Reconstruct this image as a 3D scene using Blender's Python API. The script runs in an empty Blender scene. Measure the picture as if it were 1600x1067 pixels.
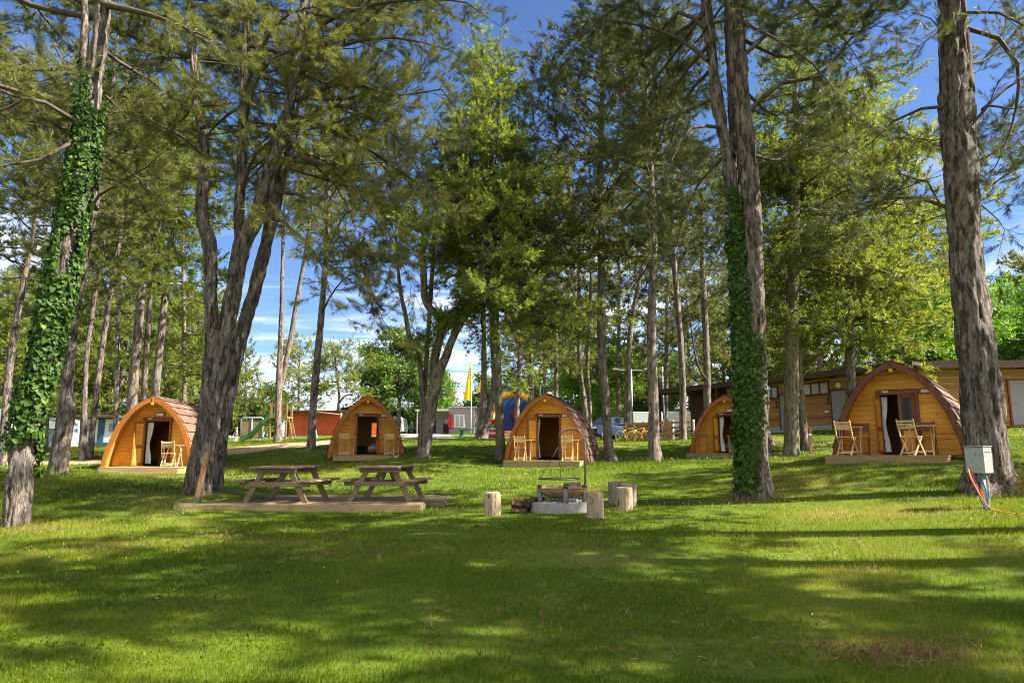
import bpy, bmesh, math, random
import numpy as np
from mathutils import Vector, Matrix, Quaternion

rng = np.random.default_rng(11)
random.seed(5)
PI = math.pi
scene = bpy.context.scene
COL = scene.collection

# ------------------------------------------------------------------ camera
FX = 1067.0
CAM_Z = 1.5
PITCH = math.atan(171.5 / FX)
cp, sp = math.cos(PITCH), math.sin(PITCH)
cam_d = bpy.data.cameras.new('camera')
cam_d.lens = 24.0
cam_d.sensor_width = 36.0
cam_d.clip_start = 0.05
cam_d.clip_end = 3000
cam = bpy.data.objects.new('camera', cam_d)
COL.objects.link(cam)
cam.location = (0, 0, CAM_Z)
cam.rotation_euler = (PI / 2 + PITCH, 0, 0)
scene.camera = cam


def W(px, py, Y):
    """survey helper: the place seen at photo pixel px, py when it stands Y metres away"""
    u = (px - 800) / FX
    v = (533.5 - py) / FX
    t = Y / (cp - v * sp)
    return np.array((u * t, Y, CAM_Z + t * (sp + v * cp)))


def scale_at(py, Y):
    v = (533.5 - py) / FX
    return Y / (cp - v * sp) / FX      # metres per photo pixel


# ------------------------------------------------------------------ terrain
CTRL = [(0, 0, 0), (-6, 3, 0), (6, 3, .03), (0, 5, 0), (4, 7, .06), (-5, 8, .02), (0, -15, 0), (-20, -10, 0), (20, -10, .2),
        (-30, 10, .3), (32, 8, 1.2), (-40, 40, 1.5), (55, 30, 3.0), (60, 60, 3.6), (-60, 70, 2.2), (0, 110, 4.4), (-60, 120, 3.4),
        (60, 120, 4.6), (-110, 40, 2), (110, 40, 4), (-110, 130, 3.5), (110, 130, 4.8), (0, 160, 4.9), (0, -60, 0), (-80, -50, 0), (80, -50, 1)]
for px, py, Y in [(462, 800, 14.4), (300, 798, 14.4), (655, 800, 14.4), (460, 776, 17.6), (680, 784, 16.5), (769, 806, 13), (930, 810, 12), (975, 797, 13.3), (960, 785, 15),
                  (30, 820, 13), (90, 740, 21), (325, 770, 16), (230, 742, 22.9), (572, 722, 27), (853, 729, 24.3), (1136, 716, 28), (1400, 726, 16.4),
                  (1180, 778, 14.5), (1550, 770, 13), (1546, 795, 11.3), (1235, 714, 27), (952, 720, 27), (1022, 720, 25), (782, 720, 27), (660, 713, 27),
                  (485, 701, 31), (435, 690, 36), (755, 685, 44), (420, 691, 58), (490, 681, 70), (700, 678, 90), (950, 687, 56), (1045, 690, 43),
                  (1270, 674, 38), (1590, 669, 34), (770, 684, 64), (140, 699, 57), (20, 700, 40), (984, 686, 50), (1067, 687, 38), (1328, 700, 28), (140, 716, 30)]:
    CTRL.append(tuple(W(px, py, Y)))
CTRL = np.array(CTRL, float)


def _tps(r):
    return np.where(r > 1e-9, r * r * np.log(np.maximum(r, 1e-9)), 0.0)


def _fit():
    P = CTRL[:, :2] / 30.0
    n = len(P)
    K = _tps(np.linalg.norm(P[:, None] - P[None], axis=2)) + np.eye(n) * 4e-4
    A = np.zeros((n + 3, n + 3))
    A[:n, :n] = K
    A[:n, n] = 1
    A[:n, n + 1:] = P
    A[n:, :n] = A[:n, n:].T
    b = np.zeros(n + 3)
    b[:n] = CTRL[:, 2]
    return P, np.linalg.solve(A, b)


_TP, _TW = _fit()


def ground_np(x, y):
    x = np.asarray(x, float)
    y = np.asarray(y, float)
    sh = x.shape
    q = np.stack([x.ravel(), y.ravel()], 1)
    far = np.linalg.norm(q, axis=1)
    s = np.minimum(1.0, 150.0 / np.maximum(far, 1e-6))
    q = q * s[:, None] / 30.0
    out = np.empty(len(q))
    n = len(_TP)
    for i in range(0, len(q), 40000):
        c = q[i:i + 40000]
        out[i:i + 40000] = _tps(np.linalg.norm(c[:, None] - _TP[None], axis=2)) @ _TW[:n] + _TW[n] + c @ _TW[n + 1:]
    return out.reshape(sh)


def gz(x, y):
    return float(ground_np(np.array([x]), np.array([y]))[0])


# ------------------------------------------------------------------ noise
def vnoise(P, seed=0):
    P = np.asarray(P, float)
    i = np.floor(P).astype(np.int64)
    f = P - i
    f = f * f * (3 - 2 * f)

    def h(a, b, c):
        n = (a * 73856093) ^ (b * 19349663) ^ (c * 83492791) ^ (seed * 2654435761)
        n = (n ^ (n >> 13)) * 1274126177 & 0x7fffffff
        n = (n ^ (n >> 16)) & 0xffff
        return n / 65535.0
    out = 0
    for dx in (0, 1):
        for dy in (0, 1):
            for dz in (0, 1):
                w = (f[:, 0] if dx else 1 - f[:, 0]) * (f[:, 1] if dy else 1 - f[:, 1]) * (f[:, 2] if dz else 1 - f[:, 2])
                out = out + w * h(i[:, 0] + dx, i[:, 1] + dy, i[:, 2] + dz)
    return out


# ------------------------------------------------------------------ materials
class NT:
    def __init__(self, name):
        self.m = bpy.data.materials.new(name)
        self.m.use_nodes = True
        self.t = self.m.node_tree
        self.n = self.t.nodes
        self.b = self.n['Principled BSDF']

    def new(self, typ, **kw):
        nd = self.n.new(typ)
        for k, v in kw.items():
            if k in nd.inputs:
                nd.inputs[k].default_value = v
            else:
                setattr(nd, k, v)
        return nd

    def link(self, a, b):
        self.t.links.new(a, b)

    def coords(self, scale=(1, 1, 1), per_object=True):
        tc = self.new('ShaderNodeTexCoord')
        mp = self.new('ShaderNodeMapping')
        mp.inputs['Scale'].default_value = scale
        self.link(tc.outputs['Object'], mp.inputs['Vector'])
        if per_object:
            oi = self.new('ShaderNodeObjectInfo')
            ml = self.new('ShaderNodeMath', operation='MULTIPLY')
            ml.inputs[1].default_value = 37.0
            self.link(oi.outputs['Random'], ml.inputs[0])
            self.link(ml.outputs[0], mp.inputs['Location'])
        return mp.outputs['Vector']

    def noise(self, vec, scale, detail=4, rough=.55, dist=0):
        n = self.new('ShaderNodeTexNoise')
        n.inputs['Scale'].default_value = scale
        n.inputs['Detail'].default_value = detail
        n.inputs['Roughness'].default_value = rough
        n.inputs['Distortion'].default_value = dist
        self.link(vec, n.inputs['Vector'])
        return n.outputs['Fac']

    def ramp(self, fac, stops):
        r = self.new('ShaderNodeValToRGB')
        e = r.color_ramp.elements
        while len(e) < len(stops):
            e.new(.5)
        for k, (p, c) in enumerate(stops):
            e[k].position = p
            e[k].color = (c[0], c[1], c[2], 1) if hasattr(c, '__len__') else (c, c, c, 1)
        self.link(fac, r.inputs['Fac'])
        return r.outputs['Color']

    def mix(self, fac, a, b, mode='MIX'):
        m = self.new('ShaderNodeMix', data_type='RGBA', blend_type=mode)
        for sock, v in ((m.inputs[0], fac), (m.inputs[6], a), (m.inputs[7], b)):
            if isinstance(v, (int, float)):
                sock.default_value = v
            elif hasattr(v, '__len__'):
                sock.default_value = (v[0], v[1], v[2], 1)
            else:
                self.link(v, sock)
        return m.outputs[2]

    def bump(self, h, strength=.4, dist=.02):
        b = self.new('ShaderNodeBump')
        b.inputs['Strength'].default_value = strength
        b.inputs['Distance'].default_value = dist
        self.link(h, b.inputs['Height'])
        self.link(b.outputs['Normal'], self.b.inputs['Normal'])

    def base(self, c):
        if hasattr(c, '__len__'):
            self.b.inputs['Base Color'].default_value = (c[0], c[1], c[2], 1)
        else:
            self.link(c, self.b.inputs['Base Color'])

    def set(self, rough=.8, metal=0.0, spec=.3):
        self.b.inputs['Roughness'].default_value = rough
        self.b.inputs['Metallic'].default_value = metal
        self.b.inputs['Specular IOR Level'].default_value = spec
        return self.m


def m_plain(name, c, rough=.6, metal=0., spec=.3, var=.18, scale=6., bump=0.):
    t = NT(name)
    v = t.coords()
    f = t.noise(v, scale, 5)
    t.base(t.ramp(f, [(.3, [x * (1 - var) for x in c]), (.7, [min(1, x * (1 + var)) for x in c])]))
    if bump:
        t.bump(t.noise(v, scale * 6, 3), bump, .01)
    return t.set(rough, metal, spec)


def m_wood(name, c, dark, axis='x', rough=.55, grain=22., knots=True, weather=None, spec=.3):
    t = NT(name)
    s = {'x': (.06, 1, 1), 'y': (1, .06, 1), 'z': (1, 1, .06)}[axis]
    v = t.coords(s)
    g = t.noise(v, grain, 6, .6, .6)
    col = t.ramp(g, [(.28, dark), (.5, c), (.75, [min(1, x * 1.15) for x in c])])
    v2 = t.coords((1, 1, 1))
    f = t.noise(v2, 1.3, 3)
    col = t.mix(f, col, [x * .8 for x in c], 'MIX') if False else col
    big = t.ramp(f, [(.3, .82), (.7, 1.12)])
    col = t.mix(1.0, col, big, 'MULTIPLY')
    if knots:
        sk = {'x': (.55, 1, 1), 'y': (1, .55, 1), 'z': (1, 1, .55)}[axis]
        vk = t.coords(sk)
        vo = t.new('ShaderNodeTexVoronoi')
        vo.inputs['Scale'].default_value = 5.5
        t.link(vk, vo.inputs['Vector'])
        k = t.ramp(vo.outputs['Distance'], [(.05, 1.), (.11, 0.)])
        col = t.mix(k, col, [x * .45 for x in dark])
    if weather:
        w = t.ramp(t.noise(v2, 2.2, 6, .7), [(.4, 0.), (.68, 1.)])
        col = t.mix(w, col, weather)
    t.base(col)
    t.bump(g, .25, .004)
    return t.set(rough, 0, spec)


def m_bark(name, plate, fissure, scale=7., lichen=None, strength=.9):
    t = NT(name)
    v = t.coords((1, 1, .24))
    comb = t.new('ShaderNodeCombineXYZ')
    for k, (sc, dt) in enumerate(((scale * .55, 5), (scale * .8, 5), (scale * 1.7, 4))):
        t.link(t.noise(v, sc, dt, .65), comb.inputs[k])
    vm = t.new('ShaderNodeVectorMath', operation='MULTIPLY_ADD')
    t.link(comb.outputs[0], vm.inputs[0])
    vm.inputs[1].default_value = (.55, .55, .40)
    t.link(v, vm.inputs[2])
    vo = t.new('ShaderNodeTexVoronoi', feature='DISTANCE_TO_EDGE')
    vo.inputs['Scale'].default_value = scale * 1.25
    t.link(vm.outputs[0], vo.inputs['Vector'])
    edge = t.ramp(vo.outputs['Distance'], [(.0, 0.), (.08, .3), (.30, 1.)])
    vf = t.coords((1, 1, .45))
    n = t.noise(vf, scale * 4.2, 9, .72)
    n2 = t.noise(v, scale * 1.4, 6, .7)
    tone = t.noise(v, 1.6, 4)
    col = t.ramp(n, [(.25, [x * .45 for x in plate]), (.5, plate), (.78, [x * 1.5 for x in plate])])
    col = t.mix(t.ramp(tone, [(.4, 0.), (.7, .6)]), col, [plate[0] * 1.12, plate[1] * .95, plate[2] * .82])
    fm = t.mix(.55, edge, t.ramp(n2, [(.42, 0.), (.52, 1.)]))
    col = t.mix(fm, fissure, col)
    if lichen:
        vv = t.coords((1, 1, .6))
        col = t.mix(t.ramp(t.noise(vv, 3.5, 6, .7), [(.52, 0.), (.7, .7)]), col, lichen)
    t.base(col)
    h = t.mix(.4, fm, n)
    t.bump(h, strength, .05)
    return t.set(.9, 0, .15)


def m_leaf(name, stops, transl=.35, rough=.55, spec=.3):
    t = NT(name)
    a = t.new('ShaderNodeAttribute', attribute_name='tint')
    c = t.ramp(a.outputs['Fac'], stops)
    t.base(c)
    t.set(rough, 0, spec)
    tr = t.new('ShaderNodeBsdfTranslucent')
    c2 = t.mix(1.0, c, (1.25, 1.2, .6), 'MULTIPLY')
    t.link(c2, tr.inputs['Color'])
    mx = t.new('ShaderNodeMixShader')
    mx.inputs[0].default_value = transl
    out = t.n['Material Output']
    t.link(t.b.outputs[0], mx.inputs[1])
    t.link(tr.outputs[0], mx.inputs[2])
    t.link(mx.outputs[0], out.inputs['Surface'])
    return t.m


M = {}
M['honey'] = m_wood('honey_planks', (.78, .375, .045), (.62, .25, .024), 'x', .5, 20)
M['fascia_dark'] = m_wood('dark_arch_wood', (.135, .043, .013), (.085, .027, .009), 'z', .5, 14, False)
M['fascia'] = m_wood('stained_arch_wood', (.33, .115, .019), (.21, .065, .011), 'z', .5, 14, False)
M['door_wood'] = m_wood('red_brown_door_wood', (.20, .058, .017), (.11, .03, .01), 'z', .45, 18, False)
M['lining'] = m_wood('lining_boards', (.50, .22, .035), (.36, .14, .02), 'y', .6, 16)
M['shingle'] = m_wood('brown_shingle', (.115, .062, .042), (.06, .032, .024), 'z', .85, 12, False, (.19, .125, .09))
M['terrace'] = m_wood('terrace_boards', (.33, .225, .085), (.21, .135, .05), 'x', .8, 14, True, (.23, .19, .10))
M['weathered'] = m_wood('weathered_table_wood', (.185, .122, .062), (.095, .062, .033), 'x', .85, 18, True, (.20, .165, .115))
M['weathered_y'] = m_wood('weathered_bench_wood', (.185, .122, .062), (.095, .062, .033), 'y', .85, 18, True, (.20, .165, .115))
M['deckwood'] = m_wood('old_deck_boards', (.20, .145, .075), (.10, .07, .038), 'x', .88, 14, True, (.16, .135, .085))
M['deckfront'] = m_wood('deck_edge_boards', (.26, .185, .078), (.17, .115, .045), 'x', .85, 14, True, (.27, .22, .11))
M['chair'] = m_wood('acacia_chair_wood', (.56, .39, .19), (.40, .25, .11), 'z', .6, 20, False)
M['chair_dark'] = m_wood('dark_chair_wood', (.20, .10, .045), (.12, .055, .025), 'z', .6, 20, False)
M['post'] = m_wood('post_wood', (.34, .21, .10), (.2, .12, .06), 'z', .8, 16, True)
def m_log(name, c, dark, scar):
    t = NT(name)
    v = t.coords((1, 1, .12))
    g = t.noise(v, 16, 7, .65, .4)
    col = t.ramp(g, [(.25, dark), (.5, c), (.75, [x * 1.2 for x in c])])
    v2 = t.coords((1, 1, .45))
    sc = t.noise(v2, 5.5, 6, .7)
    col = t.mix(t.ramp(sc, [(.60, 0.), (.66, .85)]), col, scar)
    vk = t.coords((1, 1, .7))
    vo = t.new('ShaderNodeTexVoronoi')
    vo.inputs['Scale'].default_value = 4.2
    t.link(vk, vo.inputs['Vector'])
    col = t.mix(t.ramp(vo.outputs['Distance'], [(.06, .9), (.15, 0.)]), col, scar)
    cr = t.noise(t.coords((1, 1, .035)), 11, 3, .5)
    crack = t.ramp(cr, [(.485, 0.), (.5, 1.), (.515, 0.)])
    col = t.mix(crack, col, [x * .35 for x in dark])
    t.base(col)
    t.bump(t.mix(.5, g, sc), .6, .02)
    return t.set(.88, 0, .15)


M['log'] = m_log('peeled_log', (.30, .235, .155), (.15, .108, .066), (.075, .042, .022))
M['log_end'] = m_wood('log_cut_end', (.30, .23, .15), (.19, .14, .09), 'x', .9, 4, False, (.26, .21, .15))
M['log_grey'] = m_log('grey_log', (.20, .17, .135), (.105, .085, .065), (.06, .045, .035))
M['concrete'] = m_plain('concrete', (.21, .20, .185), .9, 0, .2, .2, 9, .4)
M['gravel'] = m_plain('gravel_stone', (.34, .33, .32), .85, 0, .3, .35, 30)
M['steel'] = m_plain('galvanised_pole', (.13, .122, .10), .55, .3, .5, .25, 14)
M['rust'] = m_plain('rusty_bowl', (.30, .19, .115), .6, .35, .4, .35, 7, .3)
M['black'] = m_plain('black_metal', (.03, .03, .03), .5, .2, .4)
M['char'] = m_plain('charred_wood', (.035, .03, .027), .9, 0, .2, .3, 12, .5)
M['white'] = m_plain('white_paint', (.78, .78, .76), .5, 0, .3, .05)
M['linen'] = m_plain('white_linen', (.74, .74, .76), .9, 0, .1, .06)
M['grey_box'] = NT('speckled_grey_metal')
_t = M['grey_box']
_v = _t.coords()
_f = _t.noise(_v, 26, 3)
_t.base(_t.mix(_t.ramp(_f, [(.60, 0.), (.66, 1.)]), (.24, .25, .25), (.10, .09, .08)))
M['grey_box'] = _t.set(.5, .1, .4)
M['glass'] = NT('dark_glass')
M['glass'].base((.03, .035, .04))
M['glass'] = M['glass'].set(.06, 0, .8)
M['pale_glass'] = NT('pale_window_glass')
M['pale_glass'].base((.36, .33, .30))
M['pale_glass'] = M['pale_glass'].set(.12, 0, .7)
M['lens'] = m_plain('lamp_lens', (.72, .70, .62), .35, 0, .5, .04)
M['siding'] = NT('wood_siding')
_t = M['siding']
_v = _t.coords((1, 1, 1), False)
_sx = _t.new('ShaderNodeSeparateXYZ')
_t.link(_v, _sx.inputs[0])
_fr = _t.new('ShaderNodeMath', operation='MULTIPLY')
_fr.inputs[1].default_value = 1 / .16
_t.link(_sx.outputs['Z'], _fr.inputs[0])
_f2 = _t.new('ShaderNodeMath', operation='FRACT')
_t.link(_fr.outputs[0], _f2.inputs[0])
_g = _t.ramp(_f2.outputs[0], [(.0, 0.), (.09, 1.), (.93, 1.), (1., .15)])
_fl = _t.new('ShaderNodeMath', operation='FLOOR')
_t.link(_fr.outputs[0], _fl.inputs[0])
_wn = _t.new('ShaderNodeTexWhiteNoise', noise_dimensions='1D')
_t.link(_fl.outputs[0], _wn.inputs['W'])
_c = _t.ramp(_wn.outputs['Value'], [(0., (.27, .125, .045)), (1., (.44, .235, .09))])
_v3 = _t.coords((.1, 1, 1), False)
_c = _t.mix(1.0, _c, _t.ramp(_t.noise(_v3, 14, 5, .6), [(.3, .75), (.7, 1.2)]), 'MULTIPLY')
_t.base(_t.mix(_g, (.035, .018, .01), _c))
_t.bump(_g, .6, .02)
M['siding'] = _t.set(.75)
M['dark_timber'] = m_wood('dark_timber', (.10, .05, .026), (.05, .025, .014), 'x', .7, 14, False)
M['fence_wood'] = m_wood('fence_wood', (.38, .205, .11), (.24, .12, .06), 'x', .75, 14, True)
M['roofing'] = m_plain('dark_roofing', (.07, .045, .035), .85, 0, .2, .2, 5)
M['door_grey'] = m_plain('grey_door_paint', (.25, .235, .275), .5, 0, .3, .03)
M['plinth'] = m_plain('concrete_plinth', (.36, .35, .36), .9)
M['mauve'] = m_plain('mauve_render', (.32, .275, .30), .85, 0, .2, .06)
M['red_wall'] = m_wood('red_boards', (.50, .085, .025), (.36, .055, .018), 'x', .65, 8, False)
M['red'] = m_plain('red_paint', (.62, .02, .02), .4)
M['yellow'] = m_plain('yellow_cloth', (.85, .58, .02), .7, 0, .2, .06)
M['yellow_paint'] = m_plain('yellow_paint', (.36, .22, .015), .4)
M['green_plastic'] = m_plain('green_plastic', (.03, .13, .04), .35, 0, .4)
M['green_paint'] = m_plain('green_paint', (.035, .17, .085), .5)
M['navy'] = NT('navy_car_paint')
M['navy'].base((.010, .022, .05))
M['navy'].b.inputs['Coat Weight'].default_value = .2
M['navy'] = M['navy'].set(.42, .0, .4)
M['rubber'] = m_plain('rubber', (.02, .02, .02), .8)
M['alloy'] = m_plain('alloy_rim', (.5, .5, .52), .35, .8)
M['van_white'] = m_plain('caravan_white', (.62, .64, .66), .4, 0, .4, .05)
M['blue_trim'] = m_plain('blue_trim', (.02, .07, .14), .5)
M['canvas_grey'] = m_plain('grey_blue_canvas', (.17, .20, .25), .8)
M['inflat_blue'] = m_plain('blue_vinyl', (.012, .06, .22), .35, 0, .4)
M['inflat_pink'] = m_plain('pink_vinyl', (.62, .03, .16), .35, 0, .4)
M['inflat_red'] = m_plain('dark_red_vinyl', (.22, .012, .02), .35, 0, .4)
_t = NT('spotted_vinyl')
_v = _t.coords((1, 1, 1), False)
_vo = _t.new('ShaderNodeTexVoronoi')
_vo.inputs['Scale'].default_value = 1.5
_t.link(_v, _vo.inputs['Vector'])
_t.base(_t.mix(_t.ramp(_vo.outputs['Distance'], [(.36, 1.), (.42, 0.)]), (.75, .40, .02), (.26, .03, .012)))
M['inflat_spot'] = _t.set(.35, 0, .4)
M['skin'] = m_plain('skin', (.52, .29, .20), .6, 0, .3, .05)
M['hair'] = m_plain('brown_hair', (.06, .035, .02), .7)
M['hair_blond'] = m_plain('fair_hair', (.38, .22, .09), .7)
M['green_shirt'] = m_plain('green_shirt', (.03, .17, .10), .85)
M['jeans'] = m_plain('blue_jeans', (.07, .13, .24), .85)
M['pale_cloth'] = m_plain('pale_cloth', (.62, .62, .66), .85)
M['peach_cloth'] = m_plain('peach_cloth', (.62, .34, .22), .85)
M['grey_metal'] = m_plain('grey_pole_metal', (.33, .36, .36), .5, .5)
M['orange_cable'] = m_plain('orange_cable', (.75, .20, .03), .5)
M['red_cable'] = m_plain('red_cable', (.42, .05, .025), .5)
M['blue_cable'] = m_plain('blue_cable', (.02, .12, .30), .5)
M['teal_cable'] = m_plain('teal_cable', (.02, .16, .16), .5)
M['asphalt'] = m_plain('asphalt', (.20, .185, .18), .95, 0, .2, .18, 12, .3)
M['dirt'] = m_plain('dirt_track', (.30, .205, .135), .97, 0, .1, .28, 3, .5)

M['bark'] = m_bark('pine_bark', (.30, .255, .215), (.05, .038, .03), 7.5)
M['bark_dark'] = m_bark('dark_pine_bark', (.215, .182, .158), (.015, .012, .010), 7., None, 1.)
M['bark_moss'] = m_bark('mossy_bark', (.20, .18, .135), (.045, .038, .028), 9., (.13, .14, .06), .7)
M['bark_far'] = m_bark('grey_pine_bark', (.245, .208, .182), (.036, .029, .025), 7.)
M['twig'] = m_plain('branch_bark', (.075, .058, .046), .9, 0, .15, .3, 9)

M['needle'] = m_leaf('pine_needles', [(0., (.044, .058, .020)), (.35, (.098, .116, .030)), (.7, (.168, .178, .044)), (.93, (.22, .21, .055)), (1., (.20, .12, .04))], .42)
M['needle_dark'] = m_leaf('dark_pine_needles', [(0., (.028, .040, .015)), (.4, (.058, .074, .022)), (.8, (.105, .118, .030)), (1., (.13, .09, .035))], .34)
M['needle_fresh'] = m_leaf('fresh_conifer_needles', [(0., (.075, .105, .022)), (.5, (.155, .195, .034)), (1., (.26, .28, .05))], .5)
M['needle_spruce'] = m_leaf('spruce_needles', [(0., (.055, .090, .026)), (.5, (.140, .190, .036)), (1., (.27, .31, .05))], .5)
M['leaf_bright'] = m_leaf('bright_leaves', [(0., (.06, .13, .018)), (.5, (.12, .24, .026)), (1., (.22, .36, .045))], .5)
M['leaf_green'] = m_leaf('green_leaves', [(0., (.035, .07, .016)), (.5, (.075, .135, .024)), (1., (.14, .21, .035))], .42)
M['ivy'] = m_leaf('ivy_leaves', [(0., (.014, .034, .005)), (.5, (.036, .085, .010)), (1., (.13, .19, .025))], .25, .55, .22)
M['moss'] = m_leaf('moss', [(0., (.05, .05, .01)), (1., (.16, .14, .02))], .2)
M['grass'] = m_leaf('grass_blades', [(0., (.032, .062, .004)), (.4, (.088, .134, .006)), (.75, (.172, .205, .010)), (.92, (.22, .22, .03)), (1., (.28, .22, .085))], .45, .6, .12)
M['daisy'] = m_plain('daisy_petals', (.8, .8, .76), .7, 0, .2, .03)


def sock(t, name, loc=None):
    return t


# ------------------------------------------------------------------ mesh helpers
def link(name, me, parent=None, loc=None, mats=()):
    o = bpy.data.objects.new(name, me)
    COL.objects.link(o)
    if parent is not None:
        o.parent = parent
    if loc is not None:
        o.location = loc
    return o


def np_mesh(name, V, quads=None, tris=None, mats=(), qm=None, tm=None, tint=None, smooth=False, parent=None, loc=None):
    me = bpy.data.meshes.new(name)
    V = np.ascontiguousarray(V, np.float32)
    nq = 0 if quads is None else len(quads)
    nt = 0 if tris is None else len(tris)
    me.vertices.add(len(V))
    me.vertices.foreach_set('co', V.ravel())
    me.loops.add(nq * 4 + nt * 3)
    idx = []
    st = []
    if nq:
        idx.append(np.asarray(quads, np.int32).ravel())
        st.append(np.arange(nq, dtype=np.int32) * 4)
    if nt:
        idx.append(np.asarray(tris, np.int32).ravel())
        st.append(nq * 4 + np.arange(nt, dtype=np.int32) * 3)
    me.loops.foreach_set('vertex_index', np.concatenate(idx))
    me.polygons.add(nq + nt)
    me.polygons.foreach_set('loop_start', np.concatenate(st))
    mi = np.zeros(nq + nt, np.int32)
    if qm is not None:
        mi[:nq] = qm
    if tm is not None:
        mi[nq:] = tm
    for m in mats:
        me.materials.append(m)
    me.polygons.foreach_set('material_index', mi)
    me.polygons.foreach_set('use_smooth', np.full(nq + nt, smooth))
    me.update(calc_edges=True)
    if tint is not None:
        a = me.attributes.new('tint', 'FLOAT', 'POINT')
        a.data.foreach_set('value', np.ascontiguousarray(tint, np.float32))
    return link(name, me, parent, loc)


class MB:
    """collects simple solids, then builds one mesh object"""

    def __init__(self):
        self.v, self.f, self.m, self.s = [], [], [], []

    def add(self, verts, faces, mi=0, smooth=False):
        o = len(self.v)
        self.v += [tuple(map(float, p)) for p in verts]
        self.f += [tuple(i + o for i in f) for f in faces]
        self.m += [mi] * len(faces)
        self.s += [smooth] * len(faces)
        return self

    def box(self, c, s, rz=0., mi=0, bev=0.):
        x, y, z = s[0] / 2, s[1] / 2, s[2] / 2
        ca, sa = math.cos(rz), math.sin(rz)
        b = min(bev, x * .9, y * .9, z * .9)
        if b <= 0:
            P = [(sx * x, sy * y, sz * z) for sz in (-1, 1) for sy in (-1, 1) for sx in (-1, 1)]
            F = [(0, 2, 3, 1), (4, 5, 7, 6), (0, 1, 5, 4), (2, 6, 7, 3), (0, 4, 6, 2), (1, 3, 7, 5)]
        else:
            P, F = [], []
            for sz in (-1, 1):
                for sy in (-1, 1):
                    for sx in (-1, 1):
                        P += [(sx * (x - b), sy * (y - b), sz * z), (sx * (x - b), sy * y, sz * (z - b)), (sx * x, sy * (y - b), sz * (z - b))]
            bm = bmesh.new()
            vs = [bm.verts.new(p) for p in P]
            r = bmesh.ops.convex_hull(bm, input=vs)
            bm.normal_update()
            bm.verts.index_update()
            P = [tuple(v.co) for v in bm.verts]
            F = [tuple(v.index for v in f.verts) for f in bm.faces]
            bm.free()
        P = [(c[0] + p[0] * ca - p[1] * sa, c[1] + p[0] * sa + p[1] * ca, c[2] + p[2]) for p in P]
        return self.add(P, F, mi)

    def bar(self, p0, p1, w, h, up=(0, 0, 1), mi=0):
        p0, p1 = Vector(p0), Vector(p1)
        d = (p1 - p0).normalized()
        u = Vector(up)
        if abs(d.dot(u)) > .97:
            u = Vector((0, 1, 0))
        sx = d.cross(u).normalized()
        uz = sx.cross(d).normalized()
        P = []
        for p in (p0, p1):
            for a, b in ((-1, -1), (1, -1), (1, 1), (-1, 1)):
                P.append(p + sx * a * w / 2 + uz * b * h / 2)
        return self.add(P, [(0, 1, 2, 3), (7, 6, 5, 4), (0, 4, 5, 1), (1, 5, 6, 2), (2, 6, 7, 3), (3, 7, 4, 0)], mi)

    def tube(self, pts, rad, n=10, mi=0, cap=True, smooth=True):
        pts = [Vector(p) for p in pts]
        if not hasattr(rad, '__len__'):
            rad = [rad] * len(pts)
        t0 = (pts[1] - pts[0]).normalized()
        u = t0.orthogonal().normalized()
        P = []
        for i, p in enumerate(pts):
            t = (pts[min(i + 1, len(pts) - 1)] - pts[max(i - 1, 0)]).normalized()
            u = (u - t * u.dot(t)).normalized()
            w = t.cross(u)
            for k in range(n):
                a = 2 * PI * k / n
                P.append(p + (u * math.cos(a) + w * math.sin(a)) * rad[i])
        F = []
        for i in range(len(pts) - 1):
            for k in range(n):
                a, b = i * n + k, i * n + (k + 1) % n
                F.append((a, b, b + n, a + n))
        self.add(P, F, mi, smooth)
        if cap:
            o = len(self.v) - len(P)
            self.f.append(tuple(o + k for k in reversed(range(n))))
            self.f.append(tuple(o + (len(pts) - 1) * n + k for k in range(n)))
            self.m += [mi, mi]
            self.s += [False, False]
        return self

    def lathe(self, prof, n=24, c=(0, 0, 0), mi=0, smooth=True):
        P, F = [], []
        for r, z in prof:
            for k in range(n):
                a = 2 * PI * k / n
                P.append((c[0] + r * math.cos(a), c[1] + r * math.sin(a), c[2] + z))
        for i in range(len(prof) - 1):
            for k in range(n):
                a, b = i * n + k, i * n + (k + 1) % n
                F.append((a, b, b + n, a + n))
        return self.add(P, F, mi, smooth)

    def prism(self, poly, y0, y1, mi=0, smooth=False):
        """outline in x, z extruded along y"""
        n = len(poly)
        P = [(x, y0, z) for x, z in poly] + [(x, y1, z) for x, z in poly]
        F = [tuple(range(n)), tuple(reversed(range(n, 2 * n)))]
        for k in range(n):
            a, b = k, (k + 1) % n
            F.append((b, a, a + n, b + n))
        return self.add(P, F, mi, smooth)

    def build(self, name, mats, parent=None, loc=None, rz=None):
        me = bpy.data.meshes.new(name)
        me.from_pydata(self.v, [], self.f)
        for m in (mats if isinstance(mats, (list, tuple)) else [mats]):
            me.materials.append(m)
        me.polygons.foreach_set('material_index', self.m)
        me.polygons.foreach_set('use_smooth', self.s)
        bm = bmesh.new()
        bm.from_mesh(me)
        bmesh.ops.recalc_face_normals(bm, faces=bm.faces)
        bm.to_mesh(me)
        bm.free()
        o = link(name, me, parent, loc)
        if rz is not None:
            o.rotation_euler = (0, 0, rz)
        return o


def tag(o, label, cat, group=None, kind=None):
    if label:
        o['label'] = label
    if cat:
        o['category'] = cat
    if group:
        o['group'] = group
    if kind:
        o['kind'] = kind
    return o


def thing(name, label, cat, loc, rz=0., group=None):
    o = bpy.data.objects.new(name, None)
    COL.objects.link(o)
    o.empty_display_size = .2
    o.location = loc
    o.rotation_euler = (0, 0, rz)
    return tag(o, label, cat, group)


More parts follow.
